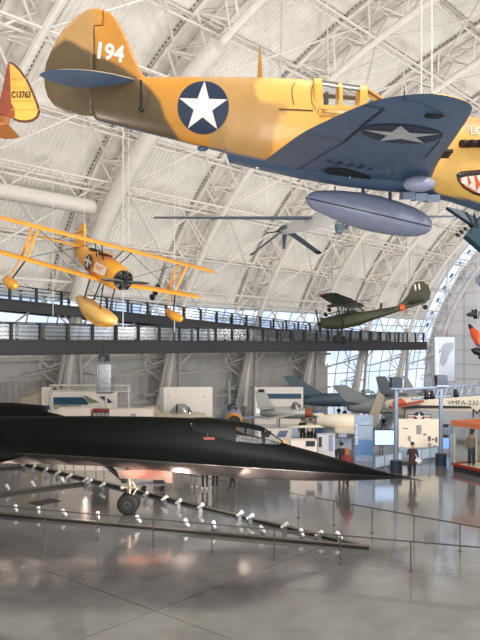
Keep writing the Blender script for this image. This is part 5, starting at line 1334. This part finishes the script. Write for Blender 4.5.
# white exhibit board with small pictures
Y = 41; r, on, poly = board('exhibit_board', 'cream exhibit board with scattered grey photographs behind the standing man', 'board', 398.5, 438.5, 419, Y, z0=.55, th=.12, m=mat('board_cream', lin(236, 224, 206), .6, var=.03))
pg = mat('photo_grey', None); pg2 = mat('photo_dark', lin(104, 100, 98), .6)
for x0, x1, y0, y1, m in ((416, 421, 425, 434, pg), (407.5, 410.5, 436, 440.5, pg), (403, 408, 428, 428.8, pg2), (423, 426, 433.5, 435, pg2), (427.5, 430.5, 436, 441, pg2), (431.5, 434, 438.5, 440, pg2), (435, 437, 437, 442, pg2), (427.5, 431, 443, 447.5, pg), (433, 435, 445, 447.5, pg2), (409, 411, 441, 441.8, pg2)): on('photograph', x0, x1, y0, y1, m, d=.02)
for x in (-1.0, 1.0): MB().box((x, 0, .3), (.1, .4, .6)).build('foot', GP, r, smooth=False)
MB().box((0, -.5, .3), (2.5, .05, .6)).build('skirt_panel', mat('skirt_blue', lin(150, 166, 186), .4), r, smooth=False)
Y = 42.5; r, on, poly = board('screen_column', 'blue-lit display column standing between the cream board and the glass case', 'display', 439.5, 455, 423, Y, th=.5, m=mat('column_grey', lin(150, 156, 170), .5))
for y0, y1, m in ((423.5, 427, PDK), (428.5, 433, mat('column_panel', lin(110, 120, 140), .5)), (434, 437, PDK)): on('column_panel', 440, 447, y0, y1, m)
on('screen', 441, 447.5, 437.5, 448, mat('screen_blue', lin(110, 160, 220), .3, emit=(.3, .55, 1, 1), estr=.5)); on('column_panel', 449, 454.5, 424, 433, mat('column_panel', None)); on('column_edge', 447.6, 448.6, 423, 460, GP)
# blue information panel with vertical lettering, and a screen on a stand
Y = 39.5; r, on, poly = board('information_panel', 'tall blue-grey information panel with white vertical lettering right of the cream jet', 'panel', 354.5, 373, 415, Y, th=.12, m=BLU_)
on('panel_picture', 355, 373, 440, 455, mat('panel_picture_blue', lin(90, 126, 176), .5), d=.01); on('panel_text_block', 358.5, 371, 421, 438, mat('panel_text_grey', lin(154, 170, 194), .5), d=.01); on('panel_rule', 358.5, 371, 425, 425.5, PDK, .01, .01)
for i, ch in enumerate('VIETNAM'): p = P(356.5, 425.5+3.0*i, Y)-V(r.location); text_on('panel_lettering', ch, .19, (p.x, -.075, p.z), (1, 0, 0), (0, 0, 1), MATS['lettering_pale'], r, bold=.006)
Y = 38; q0 = V(((384.5-240)*Y/F, Y, 0)); r = thing('monitor', 'pale blue lit screen on a two-post stand beside the information panel', 'screen', q0); z = lambda py: CH-(py-HZ)*Y/F
MB().box((0, 0, (z(429.5)+z(445.5))/2), (1.16, .1, z(429.5)-z(445.5))).build('screen_body', PDK, r, smooth=False); MB().box((0, -.055, (z(430.3)+z(444.7))/2), (1.07, .02, z(430.3)-z(444.7))).build('lit_screen', mat('screen_pale', lin(170, 200, 240), .3, emit=(.55, .72, 1, 1), estr=.65), r, smooth=False)
for x in (-.05, .22): MB().tube([(x, .02, 0), (x, .02, z(445))], .04, 8).build('post', GP, r)
MB().box((.1, .02, .02), (.6, .5, .04)).build('foot_plate', GP, r, smooth=False)

# glass barriers, bench, trolley
def barrier(label, a, b, h=.75, n=3):
    p0, p1 = G(*a), G(*b); r = thing('glass_barrier', label, 'barrier', p0); z = V((0, 0, h)); mb = MB(); mb.tube([p0+z, p1+z], .03, 6); mb.tube([p0+V((0, 0, .15)), p1+V((0, 0, .15))], .03, 6); mb.build('rails', GP, r, off=p0)
    for i in range(n+1): q = p0.lerp(p1, i/n); MB().tube([q, q+z], .03, 6).build('post', GP, r, off=p0)
    g = MB(); g.add([p0+V((0, 0, .18)), p1+V((0, 0, .18)), p1+z*.96, p0+z*.96], [(0, 1, 2, 3)]); g.build('infill_panel', mat('infill_pale_blue', lin(188, 204, 224), .3), r, off=p0, smooth=False, recalc=False)
barrier('pale blue barrier on posts left of the standing man', (375, 471), (402, 465.5)); barrier('pale blue barrier on posts right of the standing man', (413, 463.5), (438, 459.5))
r = thing('bench', 'low black bench left of the standing man, beside the pole drum', 'bench', G(404, 471)); MB().box((0, .15, .38), (.85, .5, .16)).build('seat', BLACK, r, smooth=False)
for x in (-.3, .3): MB().box((x, .15, .16), (.08, .4, .32)).build('leg', BLACK, r, smooth=False)
r = thing('trolley', 'low grey equipment trolley on small wheels behind the nose gear door', 'trolley', G(153, 490)); MB().box((0, 0, .28), (1.1, .5, .08)).build('tray', LAMPG, r, smooth=False); MB().box((.25, 0, .62), (.42, .4, .6)).build('equipment_box', PDK, r, smooth=False); MB().tube([(-.9, 0, .25), (-.5, 0, .28)], .04, 6).build('tow_handle', LAMPG, r)
for x in (-.42, .42):
    for y in (-.2, .2): wheel('caster', TYRE, r, (x, y, .1), .1, .06)

# glass display case with red base at the right edge
p0 = G(453.3, 471); u = (G(480, 477.3)-p0); u.z = 0; u.normalize(); v = V((-u.y, u.x, 0)); r = thing('display_case', 'glass display case with orange top rail and red-edged black base at the right edge', 'display case', p0, Euler((0, 0, math.atan2(u.y, u.x)))); L, D, H = 5.0, 2.4, 2.62
MB().box((L/2, D/2, .16), (L, D, .32)).build('base', PDK, r, smooth=False); mb = MB()
for y in (-.02, D+.02): mb.box((L/2, y, .36), (L+.12, .09, .13))
for x in (-.02, L+.02): mb.box((x, D/2, .36), (.09, D+.12, .13))
mb.build('base_rim', mat('rim_red', lin(150, 44, 30), .45), r, smooth=False); MB().box((L/2, D/2, .33), (L-.1, D-.1, .04)).build('case_floor', mat('case_back', lin(214, 200, 178), .6), r, smooth=False)
mb = MB(); z = H-.12
for y in (0, D): mb.box((L/2, y, z), (L+.14, .16, .26))
for x in (0, L): mb.box((x, D/2, z), (.16, D, .26))
mb.build('top_rail', mat('rail_orange', lin(196, 112, 74), .45), r, smooth=False)
for x in (0.04, 1.6, 3.2, L-.04):
    for y in (0.04, D-.04): MB().bar((x, y, .4), (x, y, H-.2), .05).build('corner_post', mat('case_post', lin(200, 196, 170), .4), r, smooth=False)
cg = MB()
for a, b in (((0, 0), (L, 0)), ((L, 0), (L, D)), ((L, D), (0, D)), ((0, D), (0, 0))): cg.add([(*a, .42), (*b, .42), (*b, H-.2), (*a, H-.2)], [(0, 1, 2, 3)])
cg.build('glass_walls', glass('display_glass', (.95, .97, .97, 1), .07), r, smooth=False, recalc=False)
MB().box((L/2, D*.92, 1.5), (L-.2, .06, 2.1)).build('back_panel', mat('case_back', lin(214, 200, 178), .6), r, smooth=False)
CASE = (p0, u, v)
# ------------------------------------------------------------------ people
SKIN = mat('skin', lin(196, 146, 120), .5, var=.03)
def skin_mesh(nodes, edges, radii, tags, sub=1):
    """nodes name->point; one continuous skinned body; returns verts, faces, and a tag per face"""
    names = list(nodes); idx = {n: i for i, n in enumerate(names)}
    me = bpy.data.meshes.new('figure'); me.from_pydata([tuple(nodes[n]) for n in names], [(idx[a], idx[b]) for a, b in edges], []); me.update()
    ob = bpy.data.objects.new('figure', me); COL.objects.link(ob)
    md = ob.modifiers.new('skin', 'SKIN'); md.use_smooth_shade = True; md.branch_smoothing = .3
    if not me.skin_vertices: me.skin_vertices.new() if hasattr(me.skin_vertices, 'new') else None
    sv = me.skin_vertices[0].data
    for n in names: q = radii[n]; sv[idx[n]].radius = (q, q) if not isinstance(q, tuple) else q; sv[idx[n]].use_root = (n == 'pelvis')
    ss = ob.modifiers.new('sub', 'SUBSURF'); ss.levels = sub; ss.render_levels = sub
    dg = bpy.context.evaluated_depsgraph_get(); ev = bpy.data.meshes.new_from_object(ob.evaluated_get(dg))
    vs = [v.co.copy() for v in ev.vertices]; fs = [tuple(p.vertices) for p in ev.polygons]
    segs = [(V(nodes[a]), V(nodes[b]), tags.get((a, b), tags.get(b, 0))) for a, b in edges]
    ft = []
    for f in fs:
        c = sum((vs[i] for i in f), V((0, 0, 0)))/len(f); best = (1e9, 0)
        for a, b, t in segs:
            d = b-a; k = max(0, min(1, (c-a).dot(d)/max(d.length_squared, 1e-9))); q = (c-a-d*k).length
            if q < best[0]: best = (q, t)
        ft.append(best[1])
    bpy.data.objects.remove(ob); bpy.data.meshes.remove(me); bpy.data.meshes.remove(ev)
    return vs, fs, ft
HAIRS = {}
def person(label, loc, yaw, jacket, trousers, hair, shoes=None, pose=None, h=1.75, fine=False, longcoat=False, group=None, female=False):
    k = h/1.75; pose = pose or {}
    N = dict(pelvis=(0, 0, .95), spine=(0, .0, 1.12), chest=(0, .0, 1.32), neck=(0, .01, 1.48), head0=(0, -.005, 1.57), head1=(0, -.015, 1.66), head2=(0, -.005, 1.70))
    rad = dict(pelvis=(.155, .115), spine=(.15, .11), chest=(.175, .12), neck=.06, head0=.075, head1=.098, head2=.07)
    E = [('pelvis', 'spine'), ('spine', 'chest'), ('chest', 'neck'), ('neck', 'head0'), ('head0', 'head1'), ('head1', 'head2')]
    # tags: 0 skin, 1 jacket, 2 trousers, 3 shoes
    T = {('pelvis', 'spine'): 1, ('spine', 'chest'): 1, ('chest', 'neck'): 1}
    for s, c in ((1, 'l'), (-1, 'r')):
        hip, kn, an, toe = (s*.09, 0, .88), pose.get('knee_'+c, (s*.10, -.02, .49)), pose.get('ankle_'+c, (s*.11, .02, .09)), None
        toe = (an[0]+s*.015, an[1]-.15, .04)
        N.update({'hip_'+c: hip, 'knee_'+c: kn, 'ankle_'+c: an, 'toe_'+c: toe}); rad.update({'hip_'+c: .1, 'knee_'+c: .068, 'ankle_'+c: .05, 'toe_'+c: .038})
        E += [('pelvis', 'hip_'+c), ('hip_'+c, 'knee_'+c), ('knee_'+c, 'ankle_'+c), ('ankle_'+c, 'toe_'+c)]
        T.update({('pelvis', 'hip_'+c): 1 if longcoat else 2, ('hip_'+c, 'knee_'+c): 2, ('knee_'+c, 'ankle_'+c): 2, ('ankle_'+c, 'toe_'+c): 3})
        sh, el, wr = (s*.19, .01, 1.41), pose.get('elbow_'+c, (s*.25, .02, 1.13)), pose.get('wrist_'+c, (s*.26, -.06, .88))
        d = (V(wr)-V(el)).normalized(); pm = V(wr)+d*.075
        N.update({'sh_'+c: sh, 'el_'+c: el, 'wr_'+c: wr, 'palm_'+c: tuple(pm)}); rad.update({'sh_'+c: .075, 'el_'+c: .055, 'wr_'+c: .038, 'palm_'+c: .038})
        E += [('chest', 'sh_'+c), ('sh_'+c, 'el_'+c), ('el_'+c, 'wr_'+c), ('wr_'+c, 'palm_'+c)]
        T.update({('chest', 'sh_'+c): 1, ('sh_'+c, 'el_'+c): 1, ('el_'+c, 'wr_'+c): 1, ('wr_'+c, 'palm_'+c): 0})
        if fine:
            side = V((0, 1, 0)).cross(d); side = side.normalized() if side.length > .1 else V((1, 0, 0)); curl = d.cross(side).normalized()
            for i, (o_, L) in enumerate(((-.03, .055), (-.01, .07), (.011, .066), (.03, .05))):
                a = pm+side*o_+d*.02; b = a+d*L*.55+curl*.004; e = b+d*L*.35+curl*L*.4
                N.update({'f%d0_%s' % (i, c): tuple(a), 'f%d1_%s' % (i, c): tuple(b), 'f%d2_%s' % (i, c): tuple(e)}); rad.update({'f%d0_%s' % (i, c): .011, 'f%d1_%s' % (i, c): .0095, 'f%d2_%s' % (i, c): .008})
                E += [('palm_'+c, 'f%d0_%s' % (i, c)), ('f%d0_%s' % (i, c), 'f%d1_%s' % (i, c)), ('f%d1_%s' % (i, c), 'f%d2_%s' % (i, c))]
            a = V(wr)+d*.03+side*.045*s; b = a+d*.03+side*.02*s+curl*.02
            N.update({'t0_'+c: tuple(a), 't1_'+c: tuple(b)}); rad.update({'t0_'+c: .013, 't1_'+c: .0095}); E += [('wr_'+c, 't0_'+c), ('t0_'+c, 't1_'+c)]
    N = {n: tuple(V(p)*k) for n, p in N.items()}; rad = {n: (tuple(x*k for x in q) if isinstance(q, tuple) else q*k) for n, q in rad.items()}
    r = thing('person', label, 'person', loc, Euler((0, 0, yaw)), group)
    vs, fs, ft = skin_mesh(N, E, rad, T, 2 if fine else 1)
    # widen the head front to back and give it a nose and jaw
    mats = [SKIN, jacket, trousers, shoes or BLACK]
    hc = V((0, -.015, 1.645))*k
    for v in vs:
        q = v-hc
        if abs(q.x) < .12*k and abs(q.z) < .13*k and v.z > 1.53*k:
            v.y = hc.y+q.y*1.12; v.z = hc.z+q.z*1.12; v.x = hc.x+q.x*.88
            if v.y < hc.y-.07*k and abs(v.x) < .03*k and abs(q.z+.02*k) < .03*k: v.y -= .02*k
    mb = MB(); mb.add(vs, fs); mb.m = ft; b = mb.build('body', mats, r, ang=80)
    # hair
    hm = MB(); rings = []
    lo = -.02 if not female else -.16
    for i in range(8):
        a = math.pi/2*(i/7); zz = math.sin(a); rr = math.cos(a)
        rings.append([hc+V((.098*k*rr*math.cos(t), (.112*k*rr*math.sin(t)+.012*k), (.03+.115*zz)*k if i else ((.035 if math.sin(t) < -.3 else lo)*k))) for t in np.linspace(0, 2*math.pi, 17)[:-1]])
    hm.loft(rings); hm.build('hair', hair, r)
    if fine:
        MB().ball(hc+V((.034, -.105, .012))*k, .011*k, 8, 6).build('eye', BLACK, r); MB().ball(hc+V((-.034, -.105, .012))*k, .011*k, 8, 6).build('eye', BLACK, r)
        MB().ball(hc+V((0, -.118, -.025))*k, (.013*k, .02*k, .022*k), 8, 6).build('nose', SKIN, r); MB().ball(hc+V((0, -.105, -.062))*k, (.026*k, .012*k, .007*k), 8, 6).build('mouth', mat('lip', lin(150, 90, 80), .5), r)
        for s in (-1, 1): MB().ball(hc+V((s*.09, .0, .0))*k, (.012*k, .022*k, .032*k), 8, 6).build('ear', SKIN, r)
    if longcoat:
        cs = MB(); cs.loft([[V((rx*math.cos(t), ry*math.sin(t), z))*k for t in np.linspace(0, 2*math.pi, 21)[:-1]] for z, rx, ry in ((.74, .21, .155), (.9, .195, .145), (1.1, .175, .13))], False); cs.build('coat_skirt', jacket, r)
    return r
C = lambda n, r_, g, b: mat(n, lin(r_, g, b), .75, var=.12, scale=12)
H1, H2, H3 = C('hair_dark', 26, 22, 20), C('hair_brown', 70, 48, 32), C('hair_auburn', 170, 92, 44)
man = person('man in a dark brown jacket, hand at his face, holding papers beside the needle nose', G(412.5, 478.3), R(12), C('jacket_brown', 58, 40, 32), C('trousers_dark', 38, 36, 42), H1, C('shoes_grey', 150, 146, 142),
             dict(elbow_r=(-.30, -.10, 1.17), wrist_r=(-.13, -.20, 1.50), elbow_l=(.27, -.02, 1.12), wrist_l=(.17, -.22, .98), knee_l=(.09, -.06, .49), ankle_l=(.07, -.06, .09), knee_r=(-.08, .02, .49), ankle_r=(-.06, .06, .09)), fine=True, longcoat=True)
o = MB().box((0, 0, 0), (.30, .015, .21)).box((.03, -.014, -.02), (.2, .01, .14)).build('leaflet', mat('paper_white', lin(232, 230, 224), .6), None, smooth=False)
o.location = V(man.location)+M.Rotation(R(12), 3, 'Z') @ V((.14, -.36, .93)); o.rotation_euler = (.25, .55, .2); tag(o, 'white papers held at the waist by the man in the brown jacket', 'papers')
def crowd(label, px, py, jc, tc, hair, yaw=0, pose=None, **kw): return person(label, G(px, py), yaw, jc, tc, hair, kw.pop('shoes', None), pose, **kw)
J1, J2, J3, J4, J5 = C('coat_black', 26, 27, 30), C('shirt_white', 214, 206, 198), C('coat_red', 122, 46, 42), C('coat_grey', 110, 110, 116), C('coat_navy', 40, 52, 84); T1, T2 = C('jeans_dark', 44, 46, 56), C('trousers_black', 24, 24, 26)
WALK = dict(knee_l=(.1, -.14, .5), ankle_l=(.1, -.20, .09), knee_r=(-.1, .02, .49), ankle_r=(-.1, .2, .1))
crowd('visitor in grey trousers and pale shoes, leftmost of the legs under the black jet', 194, 488, J4, C('trousers_grey', 120, 116, 112), H2, R(20), shoes=C('shoes_white', 210, 206, 200))
crowd('visitor in dark trousers and pale shoes, second pair of legs under the black jet', 205, 489.5, J1, T2, H1, R(-15), shoes=MATS['shoes_white'])
crowd('visitor in black trousers, third pair of legs under the black jet', 215, 487, J5, T2, H1, R(30))
crowd('visitor in black boots striding under the jet, rightmost of the four pairs of legs', 233, 489, J1, T2, H2, R(-60), WALK)
crowd('auburn-haired visitor in a red coat behind the needle nose', 347, 487, J3, T1, H3, R(150), WALK, female=True)
crowd('visitor in black standing behind the nose, left of the auburn-haired one', 341.5, 478, J1, T2, H1, R(170))
pass
crowd('distant visitor in black among the parked planes, left of the white-shirted one', 302.5, 445, J1, T2, H1, R(10))
crowd('distant visitor in a white shirt among the parked planes', 310, 446, J2, T2, H1, R(-10))
crowd('distant visitor in grey, just behind the white-shirted one', 313.5, 443, J4, T2, H2, R(-30))
crowd('child in black standing behind the pale blue screen', 381, 449, J1, T2, H1, R(10), h=1.3)
pass
# mannequins in the display case
p0, u, v = CASE
def man_in_case(label, a, b, jc, tc, yaw, h=1.72): 
    r = person(label, p0+u*a+v*b+V((0, 0, .355)), yaw, jc, tc, H1, None, None, h); r['category'] = 'mannequin'; return r
m1 = man_in_case('uniformed mannequin in tan jacket and dark cap inside the glass case', .35, .95, C('uniform_tan', 158, 130, 96), C('uniform_navy', 34, 38, 52), R(-30)); m1.name = 'mannequin'
MB().lathe([(0, .1), (.03, .15), (.09, .14), (.1, .02)], (0, -.01, 1.72), (0, 0, 1), 16).build('peaked_cap', C('cap_dark', 44, 46, 56), m1)
m2 = man_in_case('mannequin in grey-brown flight clothes at the left end of the glass case', .75, .5, C('uniform_grey', 120, 108, 98), C('uniform_navy', 34, 38, 52), R(-20), 1.7); m2.name = 'mannequin'
m3 = man_in_case('mannequin in dark uniform at the right end of the glass case', 1.3, 1.5, C('uniform_dark', 52, 50, 52), C('uniform_navy', 34, 38, 52), R(-40), 1.7); m3.name = 'mannequin'
# blue kiosk and low tables among the planes
r, on, poly = board('kiosk', 'blue upright kiosk among the parked planes behind the jet cockpit', 'kiosk', 316, 322, 410.5, 47, th=.5, m=mat('kiosk_blue', lin(50, 90, 160), .5)); on('kiosk_sign', 316.4, 321.6, 413, 416, mat('kiosk_sign_pale', lin(170, 190, 220), .5))
r, on, poly = board('exhibit_plinth', 'white exhibit plinth with a dark model just right of the jet windscreen', 'plinth', 290, 316, 439.5, 37.5, th=.9, m=STW); on('plinth_panel', 305, 314, 439.8, 445, PDK)
r, on, poly = board('exhibit_plinth', 'grey-white exhibit plinth with blue upright below the cream jet wing', 'plinth', 317, 334, 434, 38.5, th=.7, m=mat('plinth_grey', lin(190, 190, 194), .5)); on('blue_upright', 328, 332, 434, 450, mat('upright_blue', lin(130, 138, 170), .5)); on('dark_slot', 318, 321, 436, 446, PDK)

r, on, poly = board('exhibit_plinth', 'long low white plinth with slanted dark graphic panels, right of the orange-ringed jet', 'plinth', 258, 291, 428.5, 46, th=.8, m=STW); poly('dark_graphic', [(263, 431), (271, 430), (269, 436), (261, 437)], PDK); poly('dark_graphic', [(279, 430), (288, 429.6), (285, 436), (276, 436.5)], mat('graphic_blue', lin(96, 112, 140), .5))
barrier('thin grey barrier among the parked planes, above the jet windscreen', (262, 441), (300, 439.5), h=.9, n=4)
barrier('grey barrier in front of the cream jet wing, behind the jet nose', (318, 451), (352, 453), h=.9, n=3)

# ------------------------------------------------------------------ camera, light
cd = bpy.data.cameras.new('camera'); co = bpy.data.objects.new('camera', cd); COL.objects.link(co)
co.location = CAM; co.rotation_euler = (R(90), 0, 0); cd.sensor_fit = 'AUTO'; cd.sensor_width = 36; cd.lens = F/640*36; cd.shift_y = 24/640
cd.clip_end = 400
SC.camera = co
w = bpy.data.worlds.new('World'); SC.world = w; w.use_nodes = True
w.node_tree.nodes['Background'].inputs['Color'].default_value = (1, .965, .925, 1)
w.node_tree.nodes['Background'].inputs['Strength'].default_value = .62
def aim(o, target): o.rotation_euler = (V(target)-V(o.location)).to_track_quat('-Z', 'Y').to_euler()
def area(name, loc, target, size, power, col=(1, .95, .88), sy=None):
    d = bpy.data.lights.new(name, 'AREA'); d.energy = power; d.color = col; d.size = size
    if sy: d.shape = 'RECTANGLE'; d.size_y = sy
    o = bpy.data.objects.new(name, d); COL.objects.link(o); o.location = loc; aim(o, target); return o
def spot(name, loc, target, power, angle, col, r=.08, blend=.6):
    d = bpy.data.lights.new(name, 'SPOT'); d.energy = power; d.color = col; d.spot_size = R(angle); d.spot_blend = blend; d.shadow_soft_size = r
    o = bpy.data.objects.new(name, d); COL.objects.link(o); o.location = loc; aim(o, target); return o
# added fill lamps without fixtures, washing the vault and end wall
for t, d, z in ((2, 14, 3), (18, 14, 3), (34, 12, 7.5), (50, 14, 10), (66, 14, 10)):
    area('hall_fill', B(t, d, z), B(t+6, 34, 22), 6, 1900, (1, .972, .935))
area('hall_fill', B(72, 16, 9.5), B(90, 26, 14), 6, 2000, (1, .97, .95))
for t in (-2, 22):
    area('hall_fill', B(t, -2, 6), B(t+14, 20, 29), 6, 1500, (1, .972, .935))
area('fighter_fill', (4, 3, .6), (2, 12, 9), 4, 160, (1, .96, .92))  # added unseen lamp that lightens the fighter's underside from below
# high bay lamps
area('high_bay_lamp', (13, 3, 22), (2, 12, 9), 2.2, 3200, (1, .95, .87))
area('high_bay_lamp', (-16, 2, 25), (-4, 24, 2), 3, 2500, (1, .93, .84))
area('high_bay_lamp', (6, 14, 29), (6, 30, 0), 3, 2500, (1, .95, .9))
# beams of the floodlights on the low bars
for p, t in FLOOD_AIMS:
    spot('floodlight_beam', p, t, 620, 50, (1, .76, .64))
SC.view_settings.view_transform = 'Standard'; SC.view_settings.look = 'None'
SC.view_settings.gamma = 1; SC.view_settings.use_curve_mapping = False
SC.view_settings.exposure = 0.0
